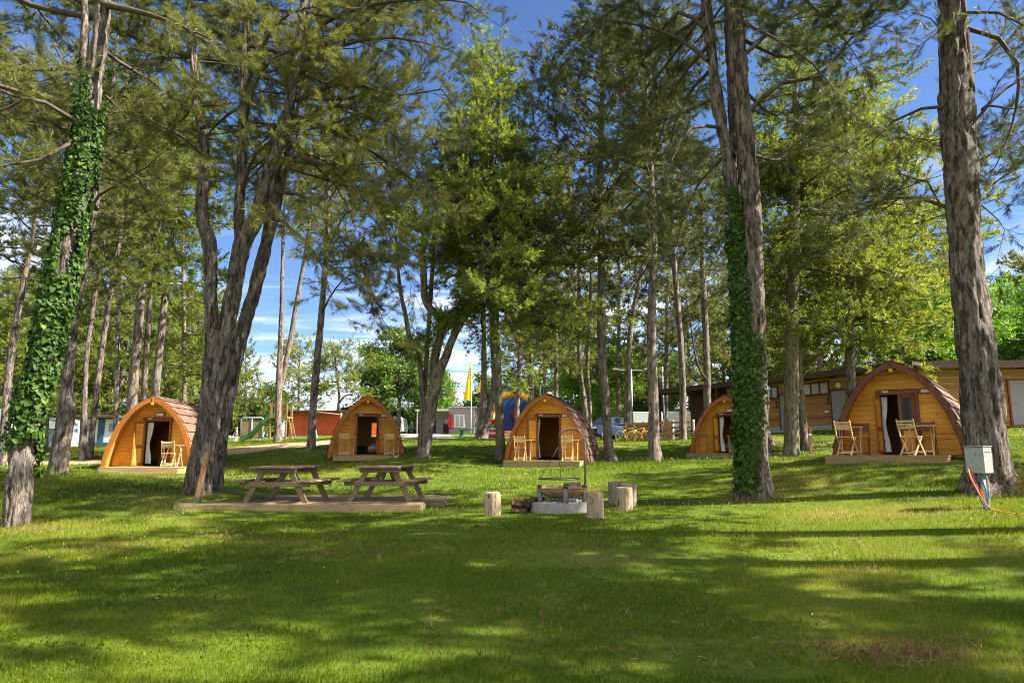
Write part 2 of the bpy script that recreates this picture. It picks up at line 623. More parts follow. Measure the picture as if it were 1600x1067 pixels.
def copy_thing(root, loc, rz, label, scale=None, group=None):
    kids = {}
    for o in list(COL.objects):
        if o.parent is not None:
            kids.setdefault(o.parent.name, []).append(o)

    def rec(o, par):
        c = o.copy()
        COL.objects.link(c)
        if par is not None:
            c.parent = par
        for k in kids.get(o.name, []):
            rec(k, c)
        return c
    r = rec(root, None)
    r.location = loc
    r.rotation_euler = (0, 0, rz)
    if scale is not None:
        r.scale = (scale,) * 3 if not hasattr(scale, '__len__') else scale
    r['label'] = label
    if group:
        r['group'] = group
    return r


def structure(o):
    o['kind'] = 'structure'
    return o

# ------------------------------------------------------------------ trees
def unit(v):
    v = np.asarray(v, float)
    return v / (np.linalg.norm(v) + 1e-12)


def resample(pts, rad, ds):
    """Catmull-Rom through pts"""
    pts = np.asarray(pts, float)
    rad = np.asarray(rad, float)
    P = np.vstack([2 * pts[0] - pts[1], pts, 2 * pts[-1] - pts[-2]])
    out, ro = [], []
    for i in range(len(pts) - 1):
        p0, p1, p2, p3 = P[i:i + 4]
        n = max(1, int(np.linalg.norm(p2 - p1) / ds))
        for k in range(n):
            t = k / n
            out.append(.5 * ((2 * p1) + (-p0 + p2) * t + (2 * p0 - 5 * p1 + 4 * p2 - p3) * t * t + (-p0 + 3 * p1 - 3 * p2 + p3) * t ** 3))
            ro.append(rad[i] * (1 - t) + rad[i + 1] * t)
    out.append(pts[-1])
    ro.append(rad[-1])
    return np.array(out), np.array(ro)


def trunk_np(pts, rad, sides, amp, seed, flare=0., freq=9.):
    """a stem with fissured plates modelled into the surface; returns V, quads"""
    n = len(pts)
    T = np.gradient(pts, axis=0)
    T /= np.linalg.norm(T, axis=1)[:, None] + 1e-12
    u = unit(np.cross(T[0], (0, 1, 0.01)))
    th = np.arange(sides) * 2 * PI / sides
    V = np.empty((n, sides, 3))
    r0 = np.random.default_rng(seed)
    ph = r0.uniform(0, 6.28, 3)
    zrel = np.concatenate([[0], np.cumsum(np.linalg.norm(np.diff(pts, axis=0), axis=1))])
    for i in range(n):
        u = unit(u - T[i] * u.dot(T[i]))
        w = np.cross(T[i], u)
        f = flare * math.exp(-zrel[i] / .32)
        r = rad[i] * (1 + f * (.75 + .45 * np.cos(4 * th + ph[0]) + .3 * np.cos(7 * th + ph[1])))
        r = r * .95 * (1 + .04 * np.cos(2 * th + ph[2] + zrel[i] * .8))
        V[i] = pts[i] + (np.cos(th)[:, None] * u + np.sin(th)[:, None] * w) * r[:, None]
    if amp > 0:
        C = np.repeat(pts[:, None], sides, 1)
        N = (V - C)
        R = np.linalg.norm(N, axis=2, keepdims=True)
        N = N / (R + 1e-9)
        q = V.reshape(-1, 3) * np.array((freq, freq, freq * .24)) + seed
        q = q + (vnoise(q * .6, 7)[:, None] - .5) * 1.4
        a = np.abs(2 * vnoise(q, 3) - 1)
        b = vnoise(q * np.array((2.3, 2.3, 3.2)), 5)
        lump = vnoise(V.reshape(-1, 3) * np.array((2.2, 2.2, 1.1)) + seed * 3, 9)
        d = (np.minimum(a * 2.2, 1.0) - .75) * amp + (b - .5) * amp * .7 + (lump - .5) * amp * 1.1
        V = V + N * d.reshape(n, sides, 1)
    V = V.reshape(-1, 3)
    i, k = np.meshgrid(np.arange(n - 1), np.arange(sides), indexing='ij')
    a = i * sides + k
    b = i * sides + (k + 1) % sides
    Q = np.stack([a, b, b + sides, a + sides], -1).reshape(-1, 4)
    return V, Q


def segs_np(segs, k):
    """many straight branch pieces as k-sided prisms"""
    S = np.asarray(segs, float)
    p0, p1, r0, r1 = S[:, :3], S[:, 3:6], S[:, 6], S[:, 7]
    d = p1 - p0
    d /= np.linalg.norm(d, axis=1)[:, None] + 1e-9
    ref = np.where(np.abs(d[:, 2:3]) > .9, np.array([[1., 0, 0]]), np.array([[0, 0, 1.]]))
    u = np.cross(d, ref)
    u /= np.linalg.norm(u, axis=1)[:, None] + 1e-9
    w = np.cross(d, u)
    th = np.arange(k) * 2 * PI / k
    ring = np.cos(th)[None, :, None] * u[:, None] + np.sin(th)[None, :, None] * w[:, None]
    A = p0[:, None] + ring * r0[:, None, None]
    B = p1[:, None] + ring * r1[:, None, None]
    V = np.concatenate([A, B], 1).reshape(-1, 3)
    base = np.arange(len(S))[:, None] * 2 * k
    j = np.arange(k)[None]
    a = base + j
    b = base + (j + 1) % k
    Q = np.stack([a, b, b + k, a + k], -1).reshape(-1, 4)
    return V, Q


def needle_templates(n, axis, length, width, spread, count=4, r=None):
    out = []
    r = r or np.random.default_rng(3)
    for _ in range(count):
        z = r.uniform(0, axis, n)
        az = r.uniform(0, 2 * PI, n)
        sp_ = np.radians(r.uniform(spread * .55, spread * 1.15, n)) * (1 - .35 * z / max(axis, 1e-6))
        L = length * r.uniform(.7, 1.15, n)
        d = np.stack([np.sin(sp_) * np.cos(az), np.sin(sp_) * np.sin(az), np.cos(sp_)], 1)
        p0 = np.stack([0 * z, 0 * z, z], 1) + d * .01
        s = np.cross(d, r.normal(0, 1, (n, 3)))
        s /= np.linalg.norm(s, axis=1)[:, None]
        T = np.stack([p0 - s * width / 2, p0 + s * width / 2, p0 + d * L[:, None]], 1)
        out.append(T.reshape(-1, 3))
    return np.array(out)


def leaf_templates(n, radius, size, count=4, r=None):
    """a loose sprig of n broad leaves, two triangles each"""
    out = []
    r = r or np.random.default_rng(4)
    for _ in range(count):
        c = r.normal(0, radius * .55, (n, 3))
        d = r.normal(0, 1, (n, 3)) + (0, 0, .1)
        d /= np.linalg.norm(d, axis=1)[:, None]
        s = np.cross(d, r.normal(0, 1, (n, 3)))
        s /= np.linalg.norm(s, axis=1)[:, None]
        L = size * r.uniform(.7, 1.25, (n, 1))
        a, b = c - d * L / 2, c + d * L / 2
        l, q = c - s * L * .33, c + s * L * .33
        out.append(np.stack([a, q, b, a, b, l], 1).reshape(-1, 3))
    return np.array(out)


def scatter(tpl, pos, dirs, sc, r, tint0, tint_j=.14):
    """copies of the templates turned to dirs, as one triangle soup"""
    M_ = len(pos)
    k = tpl.shape[1]
    d = dirs / (np.linalg.norm(dirs, axis=1)[:, None] + 1e-9)
    u = np.cross(d, r.normal(0, 1, (M_, 3)))
    u /= np.linalg.norm(u, axis=1)[:, None] + 1e-9
    w = np.cross(d, u)
    R = np.stack([u, w, d], 2) * sc[:, None, None]
    T = tpl[r.integers(0, len(tpl), M_)]
    V = np.einsum('mij,mkj->mki', R, T) + pos[:, None]
    tint = np.repeat(np.clip(tint0 + r.normal(0, tint_j, M_), 0, 1), k)
    per = np.repeat(r.normal(0, .07, M_ * k // 3), 3)
    return V.reshape(-1, 3), np.clip(tint + per, 0, 1)


STY = {
    # rise: limb angle low/high, bend: curl up per metre, fs: bare share of the limb, sg/sl: side-branch gap/length, tg/tl: twig gap/length, per: tufts in a twig's end brush
    'pine': dict(rise=(-8, 48), bend=.10, fs=.32, sg=.36, sl=1.1, tg=.26, tl=.40, tuft=(.8, 1.25), per=4, flat=.55),
    'pine_big': dict(rise=(-14, 42), bend=.06, fs=.28, sg=.32, sl=1.25, tg=.24, tl=.46, tuft=(.8, 1.3), per=4, flat=.6),
    'sparse': dict(rise=(-12, 25), bend=.02, fs=.45, sg=.42, sl=1.0, tg=.26, tl=.40, tuft=(.8, 1.2), per=3, flat=.7),
    'far': dict(rise=(-6, 45), bend=.08, fs=.26, sg=.50, sl=1.3, tg=.40, tl=.50, tuft=(.8, 1.3), per=3, flat=.6),
    'spruce': dict(rise=(-22, 38), bend=-.02, fs=.10, sg=.26, sl=1.05, tg=.17, tl=.34, tuft=(.85, 1.35), per=3, flat=.35),
    'larch': dict(rise=(-12, 40), bend=-.03, fs=.12, sg=.42, sl=1.25, tg=.28, tl=.50, tuft=(.8, 1.3), per=3, flat=.5),
}
TPL = {
    'near': needle_templates(38, .27, .135, .0095, 52),
    'mid': needle_templates(18, .32, .18, .024, 52),
    'far': needle_templates(10, .40, .28, .060, 58),
    'spruce': needle_templates(15, .36, .10, .034, 66),
    'larch': needle_templates(12, .44, .18, .050, 62),
    'leaf': leaf_templates(14, .30, .17),
    'leaf_far': leaf_templates(9, .42, .34),
}


COUNT = []
TREE_BASES = []


class Tree:
    def __init__(self, seed):
        self.r = np.random.default_rng(seed)
        self.seed = seed
        self.stems = []      # (pts, rad) resampled
        self.segs = []       # thick branches
        self.thin = []       # twigs
        self.tp, self.td, self.ts = [], [], []

    def stem(self, pts, rad, ds=.25):
        P, R = resample(pts, rad, ds)
        self.stems.append((P, R))
        return len(self.stems) - 1

    def limb(self, p, d, L, rad, st, fs=None, foliage=True, path=None):
        r = self.r
        S = STY[st]
        fs = S['fs'] if fs is None else fs
        if path is not None:
            P = np.asarray(path, float)
            P, _ = resample(P, np.ones(len(P)), .4)
            n = len(P) - 1
            L = np.sum(np.linalg.norm(np.diff(P, axis=0), axis=1))
        else:
            n = max(4, int(L / .5))
            P = [np.asarray(p, float)]
            d = unit(d)
            for i in range(n):
                d = unit(d + r.normal(0, .11, 3) + np.array((0, 0, S['bend'])) * (L / n))
                P.append(P[-1] + d * L / n)
            P = np.array(P)
        R = rad * (1 - np.linspace(0, 1, n + 1) * .85)
        for i in range(n):
            self.segs.append((*P[i], *P[i + 1], R[i], R[i + 1]))
        if not foliage:
            # bare twiglets only
            for s in np.arange(.35, 1, .12):
                i = min(int(s * n), n - 1)
                q = P[i] + (P[i + 1] - P[i]) * (s * n - i)
                e = q + unit(r.normal(0, 1, 3)) * L * .16
                self.thin.append((*q, *e, .006, .003))
            return P
        side = 1
        s = fs * L
        while s < L:
            f = s / L
            i = min(int(f * n), n - 1)
            q = P[i] + (P[i + 1] - P[i]) * (f * n - i)
            d = unit(P[i + 1] - P[i])
            lat = unit(np.cross(d, (0, 0, 1)) + 1e-6) * side
            ang = math.radians(r.uniform(35, 72))
            sd = d * math.cos(ang) + lat * math.sin(ang) + np.array((0, 0, r.normal(.08, .28) * (1 - S['flat'] * .5)))
            sl = S['sl'] * (1.05 - .55 * (f - fs) / (1 - fs + 1e-6)) * r.uniform(.6, 1.2)
            sl = min(sl, L * .6)
            self.side(q, unit(sd), sl, max(.008, R[i] * .42), S)
            side = -side
            s += S['sg'] * r.uniform(.7, 1.3)
        self.side(P[-1], unit(P[-1] - P[-2]), S['sl'] * .5, R[-1], S)
        return P

    def side(self, q, d, L, rad, S):
        r = self.r
        n = max(2, int(L / .35))
        P = [q]
        for i in range(n):
            d = unit(d + r.normal(0, .16, 3) + (0, 0, S['bend'] * .5))
            P.append(P[-1] + d * L / n)
        R = rad * (1 - np.linspace(0, 1, n + 1) * .75)
        for i in range(n):
            self.thin.append((*P[i], *P[i + 1], R[i], R[i + 1]))
        s = L * .12
        while s < L:
            f = s / L * n
            i = min(int(f), n - 1)
            b = P[i] + (P[i + 1] - P[i]) * (f - i)
            td = unit(d * .8 + r.normal(0, .62, 3) * np.array((1, 1, 1 - S['flat'] * .6)) + (0, 0, .16))
            tl = S['tl'] * r.uniform(.5, 1.2)
            e = b + td * tl
            self.thin.append((*b, *e, .007, .004))
            for k in range(S['per']):
                self.tp.append(e - td * (k * .07 + r.uniform(0, .05)))
                self.td.append(td + r.normal(0, .10 + .16 * k, 3) + (0, 0, .10))
                self.ts.append(r.uniform(*S['tuft']))
            s += S['tg'] * r.uniform(.7, 1.3)
        self.tp.append(P[-1])
        self.td.append(d + (0, 0, .15))
        self.ts.append(S['tuft'][1])

    def crown(self, si, z0, z1, R, n, st, prof='pine', bias=None, gap=0., lr=.013, avoid=None):
        """whorls of limbs up stem si between heights z0 and z1 (world)"""
        P, Rd = self.stems[si]
        r = self.r
        S = STY[st]
        for k in range(n):
            t = (k + r.uniform(.1, .9)) / n
            z = z0 + (z1 - z0) * t
            i = int(np.clip(np.searchsorted(P[:, 2], z), 1, len(P) - 1))
            az = k * 2.399963 + r.normal(0, .35)
            if r.random() < gap:
                continue
            if avoid is not None and math.cos(az - avoid[0]) > avoid[1] and t < avoid[2]:
                continue
            if prof == 'pine':
                sh = (.45 + .62 * math.sin(PI * min(1, (t * .85 + .12)))) * (1 if t < .8 else 1 - (t - .8) * 2.2)
            elif prof == 'cone':
                sh = .05 + (1 - t) ** 1.05
            else:
                sh = math.sin(PI * (.12 + .8 * t)) ** .6
            L = R * sh * r.uniform(.72, 1.12)
            if bias:
                L *= 1 + bias[1] * math.cos(az - bias[0])
            if L < .35:
                L = .35
            e = math.radians(S['rise'][0] + (S['rise'][1] - S['rise'][0]) * t + r.normal(0, 7))
            d = (math.cos(az) * math.cos(e), math.sin(az) * math.cos(e), math.sin(e))
            self.limb(P[i], d, L, max(.018, min(lr * L + .008, Rd[i] * .6)), st)

    def clump(self, c, rad, n, jitter=1.):
        """leafy clump for broad-leaved crowns"""
        r = self.r
        p = r.normal(0, 1, (n, 3))
        p /= np.linalg.norm(p, axis=1)[:, None]
        p *= (r.random((n, 1)) ** .45)
        p = p * np.asarray(rad) + np.asarray(c)
        self.tp += list(p)
        self.td += list(r.normal(0, 1, (n, 3)))
        self.ts += list(r.uniform(.75, 1.3, n))

    def build(self, name, label, tpl, leaf, bark, base, group=None, sides=20, amp=.012, flare=.5, cat='tree', freq=9., tint=.5, scale=1., ivy=None, tuft_keep=1.):
        base = np.asarray(base, float)
        TREE_BASES.append((base[0], base[1], max(R[0] for _, R in self.stems)))
        root = thing(name, label, cat, base, 0, group)
        V, Q, m, off = [], [], [], 0
        for k, (P, R) in enumerate(self.stems):
            v, q = trunk_np(P - base, R, sides, amp * min(1, R.max() / .2), self.seed + k * 5, flare if k == 0 or abs(P[0][2] - base[2]) < .6 else 0., freq)
            V.append(v)
            Q.append(q + off)
            m.append(np.zeros(len(q), np.int32))
            off += len(v)
        for sg, kk in ((self.segs, 7), (self.thin, 3)):
            if sg:
                S = np.array(sg)
                S[:, :3] -= base
                S[:, 3:6] -= base
                v, q = segs_np(S, kk)
                V.append(v)
                Q.append(q + off)
                m.append(np.ones(len(q), np.int32))
                off += len(v)
        np_mesh('trunk', np.vstack(V), np.vstack(Q), None, (bark, M['twig']), np.concatenate(m), smooth=True, parent=root)
        if self.tp:
            tp, td, ts = np.array(self.tp), np.array(self.td), np.array(self.ts) * scale
            if tuft_keep < 1:
                k = self.r.random(len(tp)) < tuft_keep
                tp, td, ts = tp[k], td[k], ts[k]
            # clumps of fresher and older growth through the crown
            t0 = tint + (vnoise(tp * .55 + self.seed, 4) - .5) * .55
            v, tn = scatter(TPL[tpl], tp - base, td, ts, self.r, t0)
            COUNT.append((label[:30], len(v) // 3))
            np_mesh('crown', v, None, np.arange(len(v)).reshape(-1, 3), (leaf,), tint=tn, parent=root)
        if ivy is not None:
            ivy(self, root, base)
        return root


def ivy_on(stems, zr, dens, arc0=None, seed=1, thick=.10, size=.085):
    """leaves clinging round given stems between world heights"""
    def f(tree, root, base):
        r = np.random.default_rng(seed)
        PV = []
        tp = []
        for si, z0, z1, arc in (stems if isinstance(stems[0], tuple) else [(q, zr[0], zr[1], arc0) for q in stems]):
            P, R = tree.stems[si]
            N = int(dens * (z1 - z0))
            z = z0 + (z1 - z0) * r.random(N)
            # patchy ragged ends
            edge = np.minimum(z - z0, z1 - z) / (z1 - z0)
            a = r.uniform(0, 2 * PI, N)
            if arc is not None:
                a = arc[0] + r.normal(0, 1, N) * arc[1] * (.5 + .5 * np.clip((z - .4) / 2.2, 0, 1))
            n3 = vnoise(np.stack([np.cos(a) * 1.2, np.sin(a) * 1.2, z * .9], 1) + seed, 6)
            keep = (n3 > .70 - edge * 3.0) & (n3 > .24)
            z, a = z[keep], a[keep]
            x = np.interp(z, P[:, 2], P[:, 0])
            y = np.interp(z, P[:, 2], P[:, 1])
            rr = np.interp(z, P[:, 2], R)
            bul = thick * (.35 + 1.3 * vnoise(np.stack([np.cos(a) * 2, np.sin(a) * 2, z * 1.6], 1) + 3 * seed, 8))
            rad = rr + .012 + bul * r.random(len(z)) ** .6 + .10 * (r.random(len(z)) < .04)
            nrm = np.stack([np.cos(a), np.sin(a), 0 * a], 1)
            tp.append(np.stack([x, y, z], 1) + nrm * rad[:, None])
            PV.append(nrm)
        P = np.vstack(tp) - base
        N_ = np.vstack(PV)
        m = len(P)
        # ivy leaf: five points, drooping, facing outward
        lf = np.array([(0, 0, 0), (.55, .15, .06), (.42, -.5, .0), (0, -1.0, -.12), (-.42, -.5, 0), (-.55, .15, .06)])
        tri = np.array([(0, 2, 1), (0, 3, 2), (0, 4, 3), (0, 5, 4)])
        nn = N_ + r.normal(0, .42, (m, 3)) + (0, 0, .25)
        nn /= np.linalg.norm(nn, axis=1)[:, None]
        up = np.array([[0, 0, 1.]]) + r.normal(0, .45, (m, 3))
        xa = np.cross(up, nn)
        xa /= np.linalg.norm(xa, axis=1)[:, None]
        ya = np.cross(nn, xa)
        sc = size * np.clip(r.lognormal(-.12, .36, m), .3, 1.7)
        Rm = np.stack([xa, ya, nn], 2) * sc[:, None, None]
        V = np.einsum('mij,kj->mki', Rm, lf) + P[:, None]
        F = (np.arange(m)[:, None, None] * 6 + tri[None]).reshape(-1, 3)
        tn = np.repeat(np.clip(r.normal(.42, .2, m), 0, 1), 6)
        np_mesh('ivy', V.reshape(-1, 3), None, F, (M['ivy'],), tint=tn, parent=root)
    return f


def px_stem(pts, Y, dY=0., top=None, wf=1.):
    """stem from surveyed pixels (x, y, width); dY = how far the top leans away; top = extra height above the last point"""
    n = len(pts)
    P, R = [], []
    for k, (x, y, w) in enumerate(pts):
        f = (pts[0][1] - y) / max(1., pts[0][1] - pts[-1][1])
        Yk = Y + dY * f
        P.append(W(x, y, Yk))
        R.append(w * wf * .5 * scale_at(y, Yk))
    if top:
        d = P[-1] - P[-2]
        d = d / max(d[2], .2)
        d[:2] *= .6
        P.append(P[-1] + d * top * .5)
        R.append(R[-1] * .6)
        P.append(P[-1] + np.array((d[0] * .3, d[1] * .3, 1.)) * top * .5)
        R.append(.03)
    return np.array(P), np.array(R)


def seat_base(P, R):
    """drop the first point onto the ground"""
    P[0, 2] = gz(P[0, 0], P[0, 1]) - .12
    return P, R

# ---- near trees -----------------------------------------------------------------
def near_trees():
    # ivy covered leaning pine on the left
    t = Tree(101)
    P, R = seat_base(*px_stem([(26, 824, 38), (28, 780, 36), (35, 700, 32), (54, 610, 30), (80, 510, 32), (98, 420, 32), (110, 350, 30), (128, 262, 28), (138, 190, 27), (150, 100, 25), (163, 0, 23), (170, -60, 21)], 13, .6, 4.5))
    a = t.stem(P, R, .07)
    P2, R2 = px_stem([(116, 300, 18), (124, 220, 15), (129, 150, 13), (132, 60, 12), (133, -30, 10)], 13.4, 0, 1.5)
    t.stem(P2, R2, .15)
    t.crown(0, 8.6, 17.0, 4.2, 38, 'pine_big', bias=(PI * .95, .3), avoid=(-.9, .4, .6))
    q = W(160, 5, 13.3)
    t.limb(None, None, 0, .075, 'pine_big', fs=.55, path=[W(163, 8, 13.5), W(230, 22, 13.2), (W(300, 48, 13)), W(352, 72, 12.8)])
    t.limb(None, None, 0, .05, 'pine', fs=.5, path=[W(120, 190, 13.2), W(70, 160, 12.6), W(20, 150, 12.), W(-40, 120, 11.5)])
    t.limb(None, None, 0, .05, 'pine', fs=.2, path=[W(125, 215, 13.2), W(60, 250, 12.6), W(0, 260, 12.2), W(-60, 270, 12)])
    t.build('pine_tree', 'leaning pine thickly wrapped in dark ivy at the left edge of the lawn', 'near', M['needle'], M['bark_dark'], P[0], sides=80, amp=.042, flare=.12, tint=.42,
            ivy=ivy_on([0], (1.0, 9.8), 1350, None, 3, .12, .07))

    # pine beyond the left edge whose long bare limb crosses behind the ivy
    t = Tree(102)
    base = np.array((-13.6, 12.2, gz(-13.6, 12.2) - .1))
    t.stem([base, base + (.1, .1, 4), base + (.3, .1, 9), base + (.2, .2, 14)], [.3, .26, .2, .05], .3)
    t.limb(None, None, 0, .08, 'pine_big', fs=.62, path=[base + (.2, .1, 6.6), W(-20, 128, 12.6), W(70, 185, 13.6), W(150, 237, 14.2), W(215, 278, 14.6), W(250, 340, 14.8)])
    t.crown(0, base[2] + 5.0, base[2] + 14, 4.8, 36, 'pine_big')
    t.build('pine_tree', 'pine mostly out of view at left whose long bare limb droops across the ivied trunk', 'near', M['needle'], M['bark_dark'], base, sides=28, amp=.02, tint=.45)

    # big multi-stemmed pine
    t = Tree(103)
    P, R = seat_base(*px_stem([(307, 774, 44), (311, 738, 42), (319, 695, 38), (330, 640, 38), (335, 577, 37), (331, 537, 24), (329, 459, 21), (326, 380, 21), (314, 337, 19), (320, 262, 17), (315, 206, 16), (306, 150, 13), (298, 20, 12), (294, -60, 11)], 16, 0, 3.5))
    t.stem(P, R, .08)
    P2, R2 = px_stem([(331, 650, 26), (341, 590, 30), (348, 537, 31), (364, 459, 27), (379, 385, 28), (402, 337, 25), (422, 262, 22), (447, 187, 20), (462, 100, 16), (475, 0, 13)], 16.05, .2, 3.5)
    t.stem(P2, R2, .08)
    P3, R3 = px_stem([(375, 410, 18), (373, 340, 18), (378, 262, 16), (380, 150, 13), (384, 40, 11)], 16.2, .2, 3.5)
    t.stem(P3, R3, .08)
    t.crown(0, 9.8, 16.5, 3.4, 18, 'pine_big', bias=(PI, .2), avoid=(-PI / 2, .45, .75))
    t.crown(1, 8.6, 17.0, 3.9, 38, 'pine_big', bias=(.1, .25), avoid=(-PI / 2, .45, .75))
    t.crown(2, 9.6, 17.0, 4.0, 18, 'pine_big', bias=(.6, .2), avoid=(-PI / 2, .45, .75))
    # drooping limbs at right and the branch with the torn end over the gap
    for pth, rr, fs in [([(452, 200, 16.4), (520, 165, 15.8), (590, 190, 15.4), (645, 250, 15.2), (672, 300, 15.1)], .07, .3),
                        ([(445, 240, 16.4), (510, 260, 15.8), (570, 310, 15.4), (610, 370, 15.2), (640, 440, 15.1)], .06, .3),
                        ([(430, 300, 16.4), (480, 310, 15.6), (530, 370, 15.2), (575, 440, 15.0), (598, 500, 15)], .055, .35),
                        ([(460, 120, 16.4), (540, 70, 15.6), (620, 60, 15.2), (690, 75, 15.)], .08, .3),
                        ([(455, 160, 16.4), (540, 130, 15.2), (620, 150, 14.8), (690, 140, 14.6), (712, 170, 14.6)], .07, .3),
                        ([(470, 60, 16.4), (540, 20, 15.6), (640, 0, 15.2), (730, 5, 15.), (765, 30, 15)], .07, .35),
                        ([(325, 250, 16), (280, 210, 15.2), (235, 190, 14.8), (190, 200, 14.5)], .05, .4),
                        ([(318, 150, 16), (262, 90, 15.2), (215, 80, 14.8), (175, 60, 14.5)], .05, .35),
                        ([(378, 300, 16.), (400, 240, 14.8), (450, 210, 14.2), (520, 215, 14)], .05, .25),
                        ([(420, 330, 16.), (470, 370, 15), (500, 410, 14.6), (520, 470, 14.4)], .045, .3),
                        ([(380, 200, 16.), (400, 130, 14.6), (430, 90, 14.), (480, 70, 13.6)], .055, .25),
                        ([(440, 210, 16.), (500, 200, 17.4), (590, 250, 18), (650, 330, 18.2)], .055, .25),
                        ([(378, 150, 16.), (430, 40, 14.6), (500, 10, 14.), (580, 20, 13.8)], .055, .25)]:
        t.limb(None, None, 0, rr, 'pine_big', fs=fs, path=[W(*p) for p in pth])
    t.build('pine_tree', 'large pine forking into three grey stems behind the post of the picnic deck', 'near', M['needle'], M['bark_dark'], P[0], sides=72, amp=.038, flare=.15, tint=.52)
    t = Tree(106)
    P, R = seat_base(*px_stem([(336, 762, 22), (345, 695, 21), (358, 616, 22), (374, 537, 23), (396, 459, 20), (414, 390, 20), (426, 337, 20), (438, 281, 18), (456, 225, 14), (470, 150, 11)], 17.2, .2, 3))
    t.stem(P, R, .08)
    t.crown(0, 8.8, 15.5, 3.3, 27, 'pine_big', bias=(.3, .2), avoid=(-PI / 2, .5, .6))
    t.build('pine_tree', 'single leaning stem close behind the right side of the three-stemmed pine', 'near', M['needle'], M['bark_dark'], P[0], sides=56, amp=.03, flare=.15, tint=.5)

    # two-stemmed pine with ivy on its left side
    t = Tree(104)
    P, R = seat_base(*px_stem([(1178, 780, 58), (1177, 745, 52), (1177, 690, 48), (1178, 628, 46), (1180, 560, 38), (1181, 487, 32), (1177, 413, 30), (1173, 315, 30), (1166, 236, 28), (1159, 157, 29), (1152, 80, 28), (1149, 0, 28), (1146, -60, 26)], 14.5, 0, 5))
    t.stem(P, R, .07)
    P2, R2 = px_stem([(1168, 650, 30), (1163, 560, 28), (1158, 487, 24), (1152, 400, 20), (1145, 315, 20), (1135, 236, 20), (1120, 157, 20), (1111, 79, 17), (1102, 0, 18), (1096, -50, 16)], 14.45, .3, 4.5)
    t.stem(P2, R2, .07)
    P3, R3 = px_stem([(1152, 330, 14), (1146, 200, 16), (1142, 100, 16), (1138, 0, 15)], 14.9, .2, 3)
    t.stem(P3, R3, .1)
    t.crown(0, 11.6, 18.5, 4.0, 18, 'pine_big', bias=(.3, .2))
    t.crown(1, 11.2, 17.5, 4.2, 18, 'pine_big', bias=(PI, .3))
    for pth, rr, fs in [([(1104, 45, 14.6), (1060, 20, 15.2), (1020, 70, 15.6), (985, 130, 16)], .06, .35),
                        ([(1106, 95, 14.6), (1060, 60, 15), (1000, 40, 15.4), (930, 30, 15.8)], .06, .3),
                        ([(1135, 240, 14.6), (1090, 290, 15.4), (1065, 350, 15.8), (1050, 410, 16)], .04, .35),
                        ([(1120, 150, 14.6), (1060, 180, 15.4), (1000, 200, 15.8), (950, 260, 16)], .05, .3),
                        ([(1130, 200, 14.6), (1080, 200, 14.0), (1050, 250, 13.8), (1030, 320, 13.6)], .045, .3),
                        ([(1165, 180, 14.6), (1220, 130, 14.6), (1280, 120, 14.6), (1330, 60, 14.5), (1400, 10, 14.4)], .06, .35),
                        ([(1158, 90, 14.6), (1230, 30, 14.8), (1300, 10, 15), (1370, 40, 15)], .06, .3),
                        ([(1172, 240, 14.7), (1215, 250, 15.8), (1260, 230, 16.4), (1310, 260, 16.8)], .04, .25),
                        ([(1100, 20, 14.6), (1050, 90, 15.6), (1000, 150, 16.4), (960, 180, 17)], .05, .3),
                        ([(1108, 70, 14.6), (1060, 130, 15.8), (1030, 220, 16.6), (1010, 290, 17)], .05, .25),
                        ([(1110, 110, 14.7), (1075, 150, 16.4), (1050, 220, 17.4), (1080, 300, 18)], .05, .2),
                        ([(1100, -20, 14.6), (1020, -10, 15.2), (950, 20, 15.6), (890, 80, 16)], .06, .3),
                        ([(1155, 60, 14.7), (1230, 90, 15.6), (1290, 60, 16.2), (1340, 110, 16.6)], .05, .25),
                        ([(1160, 140, 14.7), (1210, 180, 15.8), (1250, 170, 16.4), (1290, 200, 16.8)], .045, .2),
                        ([(1150, -30, 14.7), (1230, -20, 14.6), (1300, 40, 14.4), (1340, 90, 14.2)], .06, .3),
                        ([(1150, 30, 14.6), (1210, 60, 13.6), (1270, 100, 13.2), (1310, 150, 13)], .05, .3)]:
        t.limb(None, None, 0, rr, 'pine_big', fs=fs, path=[W(*p) for p in pth])
    t.build('pine_tree', 'tall two-stemmed pine with ivy climbing the left of its trunk beside the fire pit lawn', 'near', M['needle_dark'], M['bark_dark'], P[0], sides=80, amp=.040, flare=.3, tint=.45,
            ivy=ivy_on([(0, .7, 4.3, (PI * 1.20, .62)), (1, .9, 7.3, (PI * 1.3, .95))], None, 950, None, 5, .06, .066))

    # big trunk by the meter box at right
    t = Tree(105)
    P, R = seat_base(*px_stem([(1549, 772, 80), (1546, 745, 68), (1540, 700, 61), (1533, 620, 57), (1523, 520, 56), (1513, 430, 52), (1507, 360, 50), (1502, 290, 50), (1498, 210, 48), (1495, 150, 47), (1492, 80, 42), (1487, 0, 38), (1484, -60, 36)], 13, .4, 5))
    t.stem(P, R, .07)
    t.crown(0, 12.2, 17.5, 3.6, 12, 'pine')
